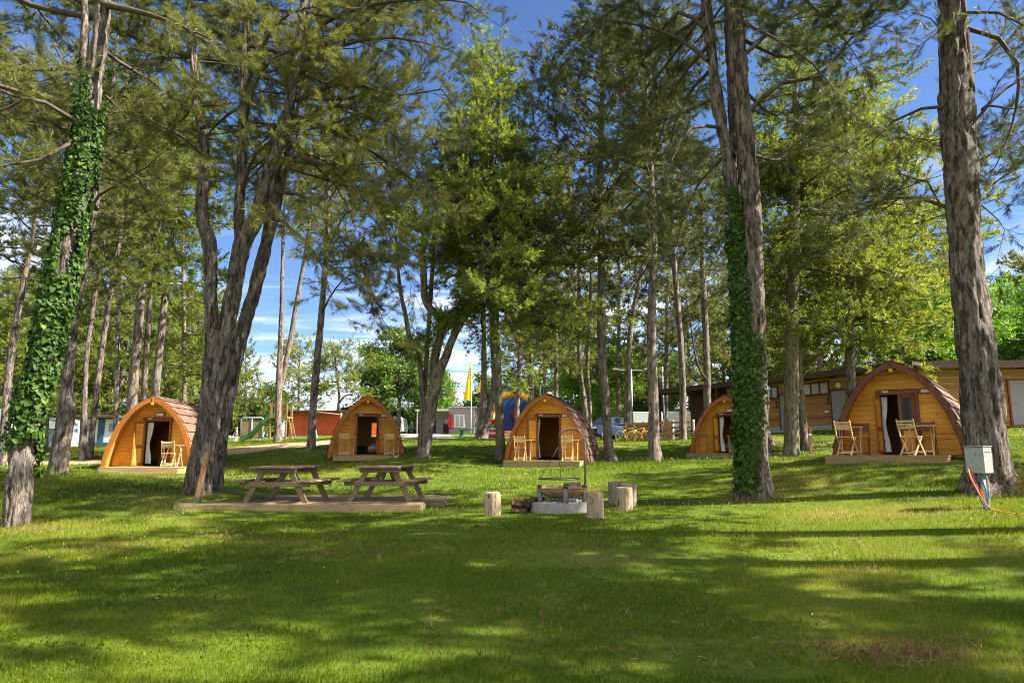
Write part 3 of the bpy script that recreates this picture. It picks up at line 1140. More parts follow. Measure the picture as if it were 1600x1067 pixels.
    for pth, rr, fs, st in [([(1490, 165, 13.2), (1440, 170, 13.4), (1395, 190, 13.8), (1360, 225, 14.2), (1335, 240, 14.4)], .055, .5, 'sparse'),
                            ([(1496, 330, 13.2), (1440, 310, 13.6), (1390, 308, 14), (1340, 330, 14.4), (1300, 345, 14.7), (1285, 380, 15)], .06, .4, 'sparse'),
                            ([(1470, 322, 13.4), (1450, 285, 13.2), (1400, 270, 13.), (1350, 300, 13), (1310, 330, 13)], .035, .35, 'sparse'),
                            ([(1410, 306, 13.8), (1380, 330, 13.2), (1360, 360, 13.), (1330, 370, 13)], .03, .2, 'sparse'),
                            ([(1512, 45, 13.2), (1560, 60, 13.2), (1590, 100, 13.2), (1588, 170, 13.2), (1570, 230, 13.1), (1545, 280, 13)], .07, .55, 'sparse'),
                            ([(1518, 195, 13.1), (1545, 165, 13), (1580, 170, 12.9), (1640, 165, 12.8)], .05, .4, 'sparse'),
                            ([(1535, 172, 13.1), (1570, 140, 13.2), (1610, 115, 13.2), (1660, 90, 13.2)], .05, .4, 'sparse'),
                            ([(1478, 60, 13.2), (1455, 30, 13.6), (1430, 20, 13.8), (1405, 40, 14)], .03, .8, 'sparse'),
                            ([(1470, 110, 13.2), (1467, 80, 13), (1470, 40, 12.9), (1440, 70, 12.8)], .03, .9, 'sparse'),
                            ([(1510, 250, 13.4), (1540, 250, 15), (1570, 230, 16), (1600, 240, 16.5)], .04, .3, 'sparse'),
                            ([(1515, 310, 13.4), (1545, 330, 14.4), (1570, 360, 15), (1560, 400, 15.2)], .035, .35, 'sparse'),
                            ([(1505, 20, 13.2), (1560, 20, 12.6), (1600, 40, 12.2), (1650, 60, 12)], .05, .3, 'sparse'),
                            ([(1515, 100, 13.3), (1545, 90, 14.4), (1580, 60, 15.2), (1610, 80, 15.6)], .04, .3, 'sparse'),
                            ([(1500, 200, 13.4), (1460, 220, 14.6), (1420, 215, 15.4), (1395, 240, 15.8)], .035, .25, 'sparse'),
                            ([(1512, 300, 13.3), (1550, 290, 13.6), (1590, 260, 13.8), (1630, 270, 14)], .035, .3, 'sparse'),
                            ([(1488, 10, 13.2), (1440, -20, 13.2), (1400, -10, 13.2), (1350, 20, 13.2)], .05, .35, 'sparse')]:
        t.limb(None, None, 0, rr * .72, 'pine', fs=fs * .8, path=[W(*p) for p in pth])
    b = P[0]

    def moss(tree, root, base):
        r = np.random.default_rng(8)
        n = 1500
        a = r.normal(-.55, .55, n)
        z = np.abs(r.normal(0, .17, n)) + .02
        rr = np.interp(z, [0, .1, .3, .6], [.74, .62, .5, .44]) * .98
        p = np.stack([np.cos(a) * rr + .02, np.sin(a) * rr, z + .1], 1)
        v, tn = scatter(needle_templates(5, .02, .035, .012, 60), p, np.stack([np.cos(a), np.sin(a), 0 * a + .6], 1), r.uniform(.7, 1.3, n), r, np.full(n, .45))
        np_mesh('moss', v, None, np.arange(len(v)).reshape(-1, 3), (M['moss'],), tint=tn, parent=root)
    t.build('pine_tree', 'massive pine with deeply cracked bark and mossy foot behind the grey meter box', 'near', M['needle_dark'], M['bark_dark'], P[0], sides=96, amp=.050, flare=.38, tint=.55, ivy=moss)


def mid_tree(seed, label, stems, Y, z0, z1, R, n, st='pine', tpl='mid', leaf='needle', bark='bark_far', prof='pine', dY=0., top=4., sides=22, bias=None, tint=.5, extra=(), name='pine_tree', gap=0., amp=.018, scale=1., group=None, crown_on=None, flare=.35, base=None, wf=.68):
    t = Tree(seed)
    for k, s in enumerate(stems):
        P, R_ = px_stem(s, Y + .25 * k, dY, top, wf)
        if k == 0 or s[0][1] > 660:
            P, R_ = seat_base(P, R_)
        t.stem(P, R_, .22)
        if k == 0:
            b = P[0]
    for k in (crown_on if crown_on is not None else range(len(stems))):
        t.crown(k, z0, z1, R, n, st, prof, bias, gap)
    for pth, rr, fs in extra:
        t.limb(None, None, 0, rr, st, fs=fs, path=[W(*p) for p in pth])
    return t.build(name, label, tpl, M[leaf], M[bark], b, group, sides, amp, flare, tint=tint, scale=scale)


def mid_trees():
    mid_tree(201, 'pine with a swollen trunk standing just left of the leftmost pod', [[(90, 742, 32), (95, 700, 30), (104, 645, 29), (104, 600, 21), (112, 520, 19), (128, 420, 18), (150, 300, 16), (163, 220, 14)]], 21, 8.0, 17, 3.2, 34, leaf='needle', bark='bark_dark', tint=.45, wf=.9)
    mid_tree(202, 'slender pine in front of the white caravan with its twin leaning right', [[(131, 699, 17), (132, 620, 13), (137, 540, 12), (152, 440, 11), (166, 340, 9)]], 29, 8.5, 18, 2.9, 28, bark='bark_dark', tint=.5)
    mid_tree(203, 'pine leaning to the right before the white caravan', [[(141, 699, 16), (150, 620, 14), (160, 540, 12), (176, 440, 11), (192, 340, 9)]], 30, 9, 19, 2.9, 28, leaf='needle_fresh', bark='bark_dark', tint=.4)
    mid_tree(204, 'pale pine of two close trunks directly behind the leftmost pod', [[(204, 690, 26), (208, 600, 23), (217, 500, 21), (226, 400, 18), (236, 300, 14)], [(222, 690, 16), (226, 600, 14), (232, 500, 12), (244, 400, 10)]], 33, 9.5, 20, 3.3, 20, 'larch', 'larch', 'needle_fresh', tint=.4)
    mid_tree(205, 'pine with a straight trunk leaning right above the roof of the leftmost pod', [[(238, 690, 20), (243, 610, 19), (252, 520, 17), (262, 430, 15), (275, 330, 12)]], 35, 10, 22, 3.6, 28, 'larch', 'larch', 'needle_fresh', tint=.5)
    mid_tree(206, 'thin pine at the far left edge behind the ivied trunk', [[(6, 696, 18), (12, 600, 17), (22, 520, 15), (35, 450, 13), (50, 370, 10)]], 25, 7.6, 18, 3.6, 38, leaf='needle', bark='bark_dark', tint=.4)
    mid_tree(207, 'tall light green conifer seen between the leftmost pod and the four-stemmed pine', [[(288, 695, 12), (288, 600, 11), (287, 500, 10), (286, 400, 8), (286, 300, 6)]], 41, 6.0, 25, 4.0, 44, 'larch', 'larch', 'needle_fresh', prof='cone', top=3., tint=.5)
    mid_tree(208, 'dark narrow pine trunk to the left of the swollen trunk', [[(70, 702, 16), (73, 620, 13), (78, 540, 12), (86, 440, 10)]], 34, 7.5, 19, 3.6, 26, leaf='needle', tint=.42)
    mid_tree(209, 'light green conifer filling the gap left of the four-stemmed pine', [[(180, 698, 12), (182, 600, 11), (185, 480, 9), (187, 360, 7)]], 43, 9, 24, 4.4, 40, 'larch', 'larch', 'needle_fresh', prof='cone', tint=.42)
    # centre
    mid_tree(210, 'single slender pine left of the second pod with a drooping crown to its right', [[(486, 702, 21), (489, 640, 18), (496, 560, 17), (503, 480, 15), (509, 400, 13), (512, 340, 11)]], 31, 9.6, 16, 3.0, 20, bark='bark_far', tint=.42, bias=(.1, .4),
             extra=[([(505, 430, 31), (530, 370, 30.6), (560, 400, 30.2), (580, 470, 30)], .06, .3), ([(500, 500, 31), (515, 465, 30.8), (545, 430, 30.4), (570, 440, 30), (590, 510, 30)], .05, .35), ([(508, 400, 31), (545, 330, 30.4), (590, 350, 30), (610, 430, 30)], .06, .3)])
    mid_tree(211, 'forked pine right behind the playground slide', [[(434, 690, 19), (435, 620, 16), (438, 540, 12), (440, 470, 10), (442, 380, 8)], [(437, 610, 13), (452, 540, 12), (464, 470, 11), (478, 390, 9)]], 36, 13.0, 20, 3.2, 18, bark='bark_far', tint=.5)
    mid_tree(212, 'crooked pine with spreading stems right of the second pod', [[(661, 714, 22), (666, 684, 20), (671, 650, 20), (677, 616, 20), (686, 580, 18), (696, 560, 14), (706, 532, 12), (735, 471, 10), (752, 420, 7)], [(676, 590, 14), (680, 555, 14), (690, 515, 12), (684, 495, 11), (665, 471, 12), (662, 430, 12), (661, 397, 11), (664, 330, 9)]], 27, 8.4, 14.5, 2.4, 14, bark='bark_far', tint=.4, top=2.2, wf=1.)
    mid_tree(235, 'slim forked trunk just left of the crooked pine', [[(657, 712, 12), (658, 684, 10), (660, 616, 10), (652, 545, 8), (641, 532, 9), (633, 490, 7), (626, 457, 6), (620, 400, 5)], [(662, 620, 9), (665, 582, 8), (671, 491, 8), (678, 380, 6)]], 28.5, 9.4, 15, 2.0, 12, bark='bark_far', tint=.4, top=2., wf=1.)
    mid_tree(213, 'V-shaped pair of pale trunks beside the yellow flag', [[(750, 690, 26), (754, 650, 20), (756, 600, 15), (756, 540, 12), (755, 470, 10), (752, 400, 8)], [(754, 680, 20), (765, 640, 17), (772, 600, 15), (770, 540, 13), (766, 460, 10)]], 44, 9.0, 20, 3.6, 20, 'far', 'far', 'needle', tint=.5)
    mid_tree(214, 'pointed spruce with a straight dark trunk left of the middle pod', [[(783, 722, 23), (780, 640, 20), (777, 560, 18), (774, 470, 16), (772, 380, 14), (769, 280, 11), (767, 180, 7), (765, 90, 3)]], 27, 7.1, 18.6, 4.8, 94, 'spruce', 'spruce', 'needle_spruce', 'bark_moss', 'cone', top=.5, tint=.55, name='spruce_tree',
             extra=[([(772, 360, 27), (730, 330, 25.6), (690, 345, 24.8), (650, 355, 24.2)], .05, .25), ([(771, 350, 27), (720, 370, 25.6), (680, 385, 24.8)], .04, .25)])
    mid_tree(215, 'broad olive green pine behind the pointed spruce', [[(828, 690, 17), (829, 620, 15), (831, 500, 13), (832, 400, 10)]], 38, 6.5, 19.5, 4.0, 34, 'larch', 'larch', 'needle', tint=.6)
    mid_tree(216, 'pine with a bare curved trunk right behind the middle pod', [[(955, 722, 30), (950, 690, 24), (946, 620, 22), (940, 540, 20), (940, 460, 19), (940, 380, 18), (938, 300, 16), (938, 220, 13), (942, 130, 10)]], 27, 9.2, 19.5, 3.1, 46, leaf='needle_dark', bark='bark_far', tint=.5, bias=(PI, .1),
             extra=[([(939, 330, 27), (910, 345, 26.4), (885, 335, 26), (868, 360, 25.6)], .05, .4), ([(938, 250, 27), (900, 245, 26), (865, 225, 25.6), (835, 200, 25.2)], .05, .3), ([(938, 190, 27), (900, 150, 26.4), (870, 115, 26), (848, 95, 26)], .05, .3), ([(939, 400, 27), (915, 400, 26.4), (900, 405, 26)], .03, .3)])
    mid_tree(217, 'straight pine with a mossy foot midway between the middle pod and the ivied two-stemmed pine', [[(1024, 722, 36), (1022, 690, 27), (1021, 620, 24), (1018, 540, 23), (1019, 460, 21), (1021, 380, 19), (1018, 300, 17), (1012, 200, 14), (1008, 110, 11)]], 25, 8.4, 18.5, 3.6, 48, leaf='needle_dark', bark='bark_far', tint=.45, bias=(PI * .6, .1))
    mid_tree(218, 'pale pine trunk curving right behind the T-shaped light pole', [[(983, 690, 20), (980, 660, 16), (981, 600, 14), (983, 540, 13), (991, 480, 12), (1003, 420, 10), (1010, 350, 8)]], 47, 13, 22, 3.4, 22, 'far', 'far', 'needle', tint=.5)
    mid_tree(219, 'pale trunked pine just left of the fourth pod', [[(1067, 690, 19), (1067, 640, 16), (1066, 580, 15), (1061, 500, 14), (1054, 420, 12), (1050, 350, 9)]], 38, 11.5, 20, 3.4, 24, leaf='needle_dark', tint=.5)
    mid_tree(220, 'pine rising behind the roof of the fourth pod', [[(1106, 690, 19), (1105, 600, 17), (1103, 530, 16), (1099, 450, 14), (1097, 370, 10)]], 40, 10, 21, 3.5, 26, leaf='needle_dark', tint=.5,
             extra=[([(1110, 600, 40), (1090, 570, 39.5), (1078, 500, 39), (1070, 450, 38.5)], .08, .9)])
    mid_tree(221, 'twin trunked pine behind the right side of the middle pod', [[(918, 690, 15), (914, 640, 13), (908, 590, 11), (904, 520, 10), (905, 440, 8)], [(922, 690, 12), (921, 630, 10), (918, 570, 9), (922, 480, 8)]], 42, 10, 18, 3.4, 18, 'far', 'far', 'needle', tint=.5)
    mid_tree(222, 'thin pale pine trunk in front of the bouncy castle', [[(806, 688, 13), (808, 640, 12), (810, 600, 11), (812, 540, 9), (813, 470, 7)]], 50, 8, 19, 3.6, 24, 'far', 'far', 'needle_dark', tint=.55)
    # right
    mid_tree(223, 'thick shaded fir with low hanging branches right of the ivied two-stemmed pine', [[(1237, 716, 40), (1237, 690, 35), (1237, 600, 33), (1238, 500, 30), (1240, 400, 27), (1242, 300, 22), (1244, 200, 16)]], 27, 6.4, 19, 3.6, 44, 'spruce', 'spruce', 'needle_fresh', 'bark_moss', 'pine', tint=.35, name='fir_tree', bias=(.0, .3))
    mid_tree(224, 'slimmer grey trunk leaning left against the thick fir', [[(1259, 712, 24), (1256, 670, 18), (1250, 600, 17), (1245, 530, 15), (1240, 450, 12)]], 29, 11, 19, 3.2, 20, leaf='needle_fresh', tint=.5)
    mid_tree(225, 'yellow-green conifer towering behind the large right hand pod', [[(1330, 696, 26), (1329, 620, 23), (1328, 540, 22), (1327, 470, 18), (1322, 380, 14), (1318, 280, 10), (1314, 200, 6)]], 29.2, 6.0, 16.2, 4.6, 72, 'larch', 'larch', 'needle_fresh', 'bark_far', 'pine', top=2., tint=.62, name='conifer_tree')
    mid_tree(226, 'light green conifer between the ivied pine and the yellow-green conifer', [[(1282, 690, 14), (1281, 600, 12), (1280, 500, 10), (1278, 380, 7)]], 45, 9, 24, 4.2, 40, 'larch', 'larch', 'needle_fresh', prof='cone', tint=.55, name='conifer_tree')
    mid_tree(227, 'olive pine standing behind the wooden hall left of the massive trunk', [[(1418, 690, 14), (1419, 600, 12), (1420, 500, 10), (1420, 420, 8)]], 46, 8, 19, 4.0, 34, 'far', 'far', 'needle', tint=.6)
    mid_tree(228, 'dark pine behind the twin trunks and the middle pod', [[(868, 690, 12), (869, 600, 11), (870, 500, 9), (872, 430, 7)]], 54, 8, 18, 4.0, 32, 'far', 'far', 'needle', tint=.55)
    mid_tree(229, 'olive pine behind the T-shaped light pole', [[(965, 688, 12), (966, 600, 11), (967, 500, 9), (967, 430, 7)]], 62, 7, 19, 4.4, 36, 'far', 'far', 'needle', tint=.5)
    mid_tree(230, 'olive pine behind the left end of the wooden hall', [[(1040, 688, 12), (1041, 600, 11), (1042, 500, 9), (1044, 400, 7)]], 60, 6, 22, 4.4, 36, 'far', 'far', 'needle', tint=.55)
    mid_tree(231, 'bushy pine behind the roof of the wooden hall and the ivied trunk', [[(1160, 688, 12), (1161, 600, 11), (1161, 500, 9), (1162, 400, 7)]], 56, 7, 21, 4.4, 36, 'far', 'far', 'needle', tint=.55)
    # small pines beyond the red building
    mid_tree(232, 'rounded light green pine above the red boarded building', [[(466, 682, 7), (466, 650, 6), (467, 610, 5), (468, 570, 4)]], 84, 6, 14, 4.2, 34, 'far', 'far', 'needle_fresh', tint=.6, top=2, group='pines beyond the red building')
    mid_tree(233, 'pine with pale bare elbow branches left of the second pod', [[(527, 690, 10), (527, 650, 8), (530, 620, 7), (526, 580, 6), (522, 545, 4)]], 72, 7, 11.5, 3.4, 26, 'far', 'far', 'needle_fresh', tint=.5, top=1.5, group='pines beyond the red building',
             extra=[([(528, 632, 72), (540, 618, 71.6), (560, 617, 71.4), (572, 624, 71)], .12, .97)])
    mid_tree(234, 'dense pine beside the slide behind the four-stemmed pine', [[(384, 690, 7), (384, 650, 6), (384, 600, 5), (384, 560, 3)]], 80, 4.2, 13.5, 3.6, 40, 'far', 'far', 'needle_fresh', prof='cone', tint=.35, top=1.5, group='pines beyond the red building')


def broadleaf(seed, label, base, trunk_h, crown_c, crown_r, n_cl, per, tpl='leaf', leaf='leaf_green', tint=.5, r0=.25, group=None, name='leafy_tree', scale=1.):
    t = Tree(seed)
    b = np.array((base[0], base[1], gz(base[0], base[1]) - .1))
    c = np.asarray(crown_c, float) + b
    top = c + (0, 0, crown_r[2] * .4)
    t.stem([b, b * .6 + c * .4, top], [r0, r0 * .75, r0 * .2], .4)
    r = t.r
    for k in range(n_cl):
        d = unit(r.normal(0, 1, 3))
        q = c + d * np.asarray(crown_r) * r.uniform(.45, .95)
        s = b + (top - b) * r.uniform(.45, .95)
        mid = (s + q) / 2 + r.normal(0, .25, 3)
        t.segs.append((*s, *mid, r0 * .3, r0 * .18))
        t.segs.append((*mid, *q, r0 * .18, r0 * .05))
        cr = r.uniform(.20, .36) * min(crown_r)
        t.clump(q, (cr * 1.25, cr * 1.25, cr * .8), per)
    return t.build(name, label, tpl, M[leaf], M['bark_far'], b, group, 10, .01, .3, tint=tint, scale=scale)


def far_trees():
    broadleaf(301, 'vivid green leafy tree above the hall roof left of the massive trunk', (27.5, 45), 5, (0, 0, 6.6), (5.0, 4.4, 4.0), 64, 44, 'leaf', 'leaf_bright', .35, .3)
    broadleaf(302, 'vivid green leafy tree above the hall roof at the right edge', (36.5, 48), 5, (0, 0, 6.4), (6.0, 5, 4.4), 74, 44, 'leaf', 'leaf_bright', .35, .3)
    broadleaf(303, 'bright green tree behind the mauve building', (-11.2, 100), 4, (0, 0, 5.6), (3.6, 3.6, 4.6), 40, 30, 'leaf_far', 'leaf_bright', .5, .25)
    broadleaf(304, 'large rounded green tree behind the second pod', (-15.2, 92), 5, (0, 0, 8.2), (6.2, 5, 6.2), 60, 34, 'leaf_far', 'leaf_green', .6, .4)
    broadleaf(305, 'lime green tree behind the middle pod and the dark blue car', (8.2, 66), 4, (0, 0, 5.4), (4.6, 4, 4.2), 52, 34, 'leaf', 'leaf_bright', .55, .25, scale=1.3)
    broadleaf(306, 'green tree behind the pale trunk and the white trailers', (14.2, 72), 4, (0, 0, 5.2), (5.4, 4, 4.6), 54, 34, 'leaf', 'leaf_green', .6, .25, scale=1.3)
    # wood behind the site: prototypes copied
    t = Tree(310)
    t.stem([(0, 0, -.3), (.1, 0, 5), (0, .1, 11), (0, 0, 15)], [.28, .22, .13, .03], .5)
    t.crown(0, 3.6, 15, 4.2, 40, 'far', 'pine')
    p1 = t.build('pine_tree', 'tall dark pine of the wood behind the white caravan', 'far', M['needle'], M['bark_far'], (0, 0, 0), 'wood behind the campsite', 10, .01, .3, tint=.5, scale=1.35)
    t = Tree(311)
    t.stem([(0, 0, -.3), (-.1, 0, 5), (.1, .1, 9), (0, 0, 12.5)], [.24, .2, .12, .03], .5)
    t.crown(0, 2.4, 12.5, 3.6, 46, 'far', 'cone')
    p2 = t.build('conifer_tree', 'pointed green conifer of the wood at far left', 'far', M['needle_fresh'], M['bark_far'], (0, 0, 0), 'wood behind the campsite', 10, .01, .3, tint=.45, scale=1.35)
    p3 = broadleaf(312, 'rounded leafy tree of the wood behind the yellow flag', (0, 0), 4, (0, 0, 6.2), (4.6, 4.6, 4.6), 46, 30, 'leaf_far', 'leaf_green', .5, .25, 'wood behind the campsite')
    spots = [(p1, 40, 66, 1.05, 'dark pine of the wood seen just right of the ivied trunk'), (p2, 112, 74, 1.1, 'pointed conifer of the wood above the white caravan'),
             (p1, 158, 80, 1.15, 'dark pine of the wood right of the caravan'), (p2, 232, 72, 1.2, 'pointed conifer of the wood behind the leftmost pod'),
             (p1, 300, 84, 1.15, 'pine of the wood behind the four-stemmed pine'), (p2, -40, 70, 1.2, 'conifer of the wood beyond the left edge'),
             (p3, 428, 104, .8, 'low leafy tree of the wood behind the playground tower'), (p3, 590, 112, .75, 'low leafy tree of the wood behind the apex of the second pod'),
             (p1, 640, 112, .8, 'far pine of the wood behind the crooked pine'), (p3, 762, 116, 1.0, 'leafy tree of the wood behind the bouncy castle'),
             (p3, 820, 104, .95, 'leafy tree of the wood right of the bouncy castle'), (p1, 850, 88, 1.1, 'far pine of the wood above the middle pod'),
             (p1, 905, 92, 1.15, 'far pine of the wood above the dark blue car'), (p3, 1010, 96, 1.1, 'leafy tree of the wood behind the terrace fence'),
             (p1, 1075, 84, 1.2, 'pine of the wood above the fourth pod'), (p2, 1130, 78, 1.2, 'conifer of the wood behind the ivied two-stemmed pine'),
             (p3, 1215, 76, 1.25, 'leafy tree of the wood behind the thick fir'), (p1, 1262, 66, 1.2, 'pine of the wood above the long window of the hall'),
             (p2, 1375, 62, 1.2, 'conifer of the wood behind the large right hand pod'), (p1, 1470, 70, 1.1, 'pine of the wood behind the massive trunk'),
             (p1, 1640, 62, 1.0, 'pine of the wood beyond the right edge'), (p2, 700, 125, .8, 'far conifer of the wood above the mauve building'), (p3, 360, 98, .9, 'leafy tree of the wood left of the slide'),
             (p2, 22, 56, 1.1, 'conifer of the wood at the left edge beyond the cut-off caravan'), (p2, 78, 62, 1.1, 'conifer of the wood behind the dark narrow pine trunk'),
             (p2, 140, 68, 1.0, 'conifer of the wood directly behind the two leaning pines'), (p2, 196, 64, 1.15, 'conifer of the wood seen left of the pale double trunk'),
             (p2, 262, 66, 1.1, 'conifer of the wood seen over the leftmost pod between thin trunks'), (p2, 318, 74, 1.1, 'conifer of the wood hidden behind the three-stemmed pine')]
    first = {p1.name: True, p2.name: True, p3.name: True}
    k = 0
    for pr, px, Y, sc, lab in spots:
        x = (px - 800) / FX * Y * 1.01
        loc = (x, Y, gz(x, Y) - .1)
        if first.get(pr.name):
            first[pr.name] = False
            pr.location = loc
            pr.rotation_euler = (0, 0, k * 1.7)
            pr.scale = (sc,) * 3
            pr['label'] = lab
        else:
            copy_thing(pr, loc, k * 1.7, lab, sc)
        k += 1
    bsh = broadleaf(313, 'x', (0, 0), 1, (0, 0, 1.9), (2.6, 2.2, 1.9), 26, 34, 'leaf_far', 'leaf_green', .55, .08, 'bushes along the far edge of the campsite', 'bush')
    for k, (px, Y, sc, lab) in enumerate([(8, 62, .8, 'bush beyond the caravan at the far left'), (95, 76, 1.0, 'bush behind the grey-blue awning tent'), (190, 74, 1.0, 'bush behind the leftmost pod and its pale pines'),
                                          (262, 84, 1.2, 'bush showing over the roof of the leftmost pod'), (352, 88, 1.2, 'bush left of the child at the slide'), (408, 84, 1.1, 'bush behind the climbing board'),
                                          (556, 96, 1.1, 'bush between the red building and the second pod'), (610, 104, 1.2, 'bush behind the white van'), (655, 112, 1.2, 'bush behind the person in green'),
                                          (840, 92, 1.2, 'bush behind the middle pod'), (900, 86, 1.1, 'bush right of the roof of the middle pod'), (945, 82, 1.2, 'bush behind the dark blue car'),
                                          (1020, 84, 1.2, 'bush between the white trailers'), (1100, 80, 1.2, 'bush behind the wooden hall')]):
        x = (px - 800) / FX * Y * 1.01
        loc = (x, Y, gz(x, Y) - .1)
        if k == 0:
            bsh.location = loc
            bsh.scale = (sc,) * 3
            bsh['label'] = lab
        else:
            copy_thing(bsh, loc, k * 1.3, lab, sc)
    # pines outside the frame that shade the lawn from the right and from behind
    t = Tree(320)
    t.stem([(0, 0, -.3), (.15, 0, 5), (0, .15, 11), (0, 0, 17)], [.30, .25, .17, .03], .4)
    t.crown(0, 9.0, 15.5, 3.3, 34, 'larch', 'pine', gap=.70)
    p = t.build('pine_tree', 'x', 'larch', M['needle'], M['bark_dark'], (0, 0, 0), 'pines outside the view', 16, .01, .4, tuft_keep=1., scale=1.45)
    out = [(10.6, 5.5, 1.0, 'pine standing outside the view just right of the lawn'), (12.9, 6.9, 1.05, 'second pine outside the view just right of the lawn, a little further off'), (9.6, 9.4, .95, 'pine outside the view in front of the meter box'),
           (20.5, 2.2, 1.1, 'pine outside the view well away to the right'),
           (13.4, 2.0, .95, 'pine just outside the view at the right hand of the photographer'),
           (19.8, 14.4, 1.0, 'pine outside the view beyond the right hand pod')]
    for k, (x, y, sc, lab) in enumerate(out):
        loc = (x, y, gz(x, y) - .1)
        if k == 0:
            p.location = loc
            p.scale = (sc,) * 3
            p['label'] = lab
        else:
            copy_thing(p, loc, k * 2.1, lab, sc)


near_trees()
mid_trees()
far_trees()

print('TRIS', sum(n for _, n in COUNT), sorted(COUNT, key=lambda q: -q[1])[:12])

# ------------------------------------------------------------------ ground, track, grass
def lane(pts, wid):
    """ribbon outline points over the terrain"""
    P, Wd = resample(np.array([(x, y, 0) for x, y in pts]), np.array(wid, float), .5)
    T = np.gradient(P, axis=0)
    T /= np.linalg.norm(T, axis=1)[:, None]
    N = np.stack([-T[:, 1], T[:, 0], 0 * T[:, 0]], 1)
    return P, N, Wd


TRACK = [W(*p)[:2] for p in [(-200, 742, 26.5), (40, 735, 27), (150, 730, 28), (340, 722, 31), (430, 716, 32.5), (520, 710, 34), (600, 702, 40), (650, 695, 52), (675, 688, 66), (640, 680, 84), (560, 680, 90)]]
TRACK_W = [1.6, 1.3, 1.2, 1.6, 1.7, 1.6, 1.9, 2.3, 2.6, 3.0, 3.2]
_TP_, _TN_, _TWD = lane(TRACK, TRACK_W)


def on_track(x, y, grow=0.):
    d = np.full(len(x), 1e9)
    for i in range(0, len(_TP_)):
        d = np.minimum(d, np.hypot(x - _TP_[i, 0], y - _TP_[i, 1]) - _TWD[i])
    return d < grow


def build_ground():
    xs = np.concatenate([np.linspace(-900, -90, 22), np.arange(-85, -26, 3.), np.arange(-24, 24.1, .5), np.arange(27, 86, 3.), np.linspace(90, 900, 22)])
    ys = np.concatenate([np.linspace(-300, -24, 14), np.arange(-20, 0, 2.), np.arange(0, 46, .5), np.arange(46, 110, 2.), np.linspace(115, 1200, 30)])
    X, Y = np.meshgrid(xs, ys)
    Z = ground_np(X, Y)
    near = np.hypot(X, Y) < 60
    b = vnoise(np.stack([X.ravel() * .7, Y.ravel() * .7, 0 * X.ravel()], 1), 2).reshape(X.shape)
    Z = Z + np.where(near, (b - .5) * .035, 0)
    ny, nx = X.shape
    i, j = np.meshgrid(np.arange(ny - 1), np.arange(nx - 1), indexing='ij')
    a = (i * nx + j)
    Q = np.stack([a, a + 1, a + 1 + nx, a + nx], -1).reshape(-1, 4)
    t = NT('lawn_soil')
    v = t.coords((1, 1, 1), False)
    n1 = t.noise(v, .55, 6, .65)
    n2 = t.noise(v, 9., 6, .7)
    n3 = t.noise(v, .16, 4, .6)
    c = t.ramp(n1, [(.3, (.052, .085, .006)), (.55, (.092, .128, .009)), (.78, (.155, .158, .022))])
    c = t.mix(t.ramp(n2, [(.35, 0.), (.75, .65)]), c, (.03, .05, .006))
    c = t.mix(t.ramp(n3, [(.55, 0.), (.68, .5)]), c, (.23, .19, .06))
    dry = t.ramp(t.noise(v, .33, 5, .7), [(.66, 0.), (.74, .8)])
    c = t.mix(dry, c, (.19, .12, .055))
    t.base(c)
    t.bump(n2, .7, .05)
    structure(np_mesh('ground', np.stack([X, Y, Z], -1).reshape(-1, 3), Q, None, (t.set(.95, 0, .1),), smooth=True))
    # worn track and the paved bit beyond it
    n = len(_TP_)
    V = []
    K = 7
    r = np.random.default_rng(4)
    for i in range(n):
        for k in range(K):
            f = (k / (K - 1) - .5) * 2
            w = _TWD[i] * (1 + .22 * (vnoise(np.array([[i * .35, np.sign(f) * 9, 0]]), 5)[0] - .5) * 2)
            p = _TP_[i] + _TN_[i] * f * w
            V.append((p[0], p[1], gz(p[0], p[1]) + .035 - .05 * abs(f) ** 6))
    i, k = np.meshgrid(np.arange(n - 1), np.arange(K - 1), indexing='ij')
    a = i * K + k
    Q = np.stack([a, a + 1, a + 1 + K, a + K], -1).reshape(-1, 4)
    mi = (np.repeat(_TP_[:-1, 1], K - 1) > 50).astype(np.int32)
    structure(np_mesh('dirt_path', np.array(V), Q, None, (M['dirt'], M['asphalt']), mi, smooth=True))


BARE = []          # (x, y, r) spots without grass


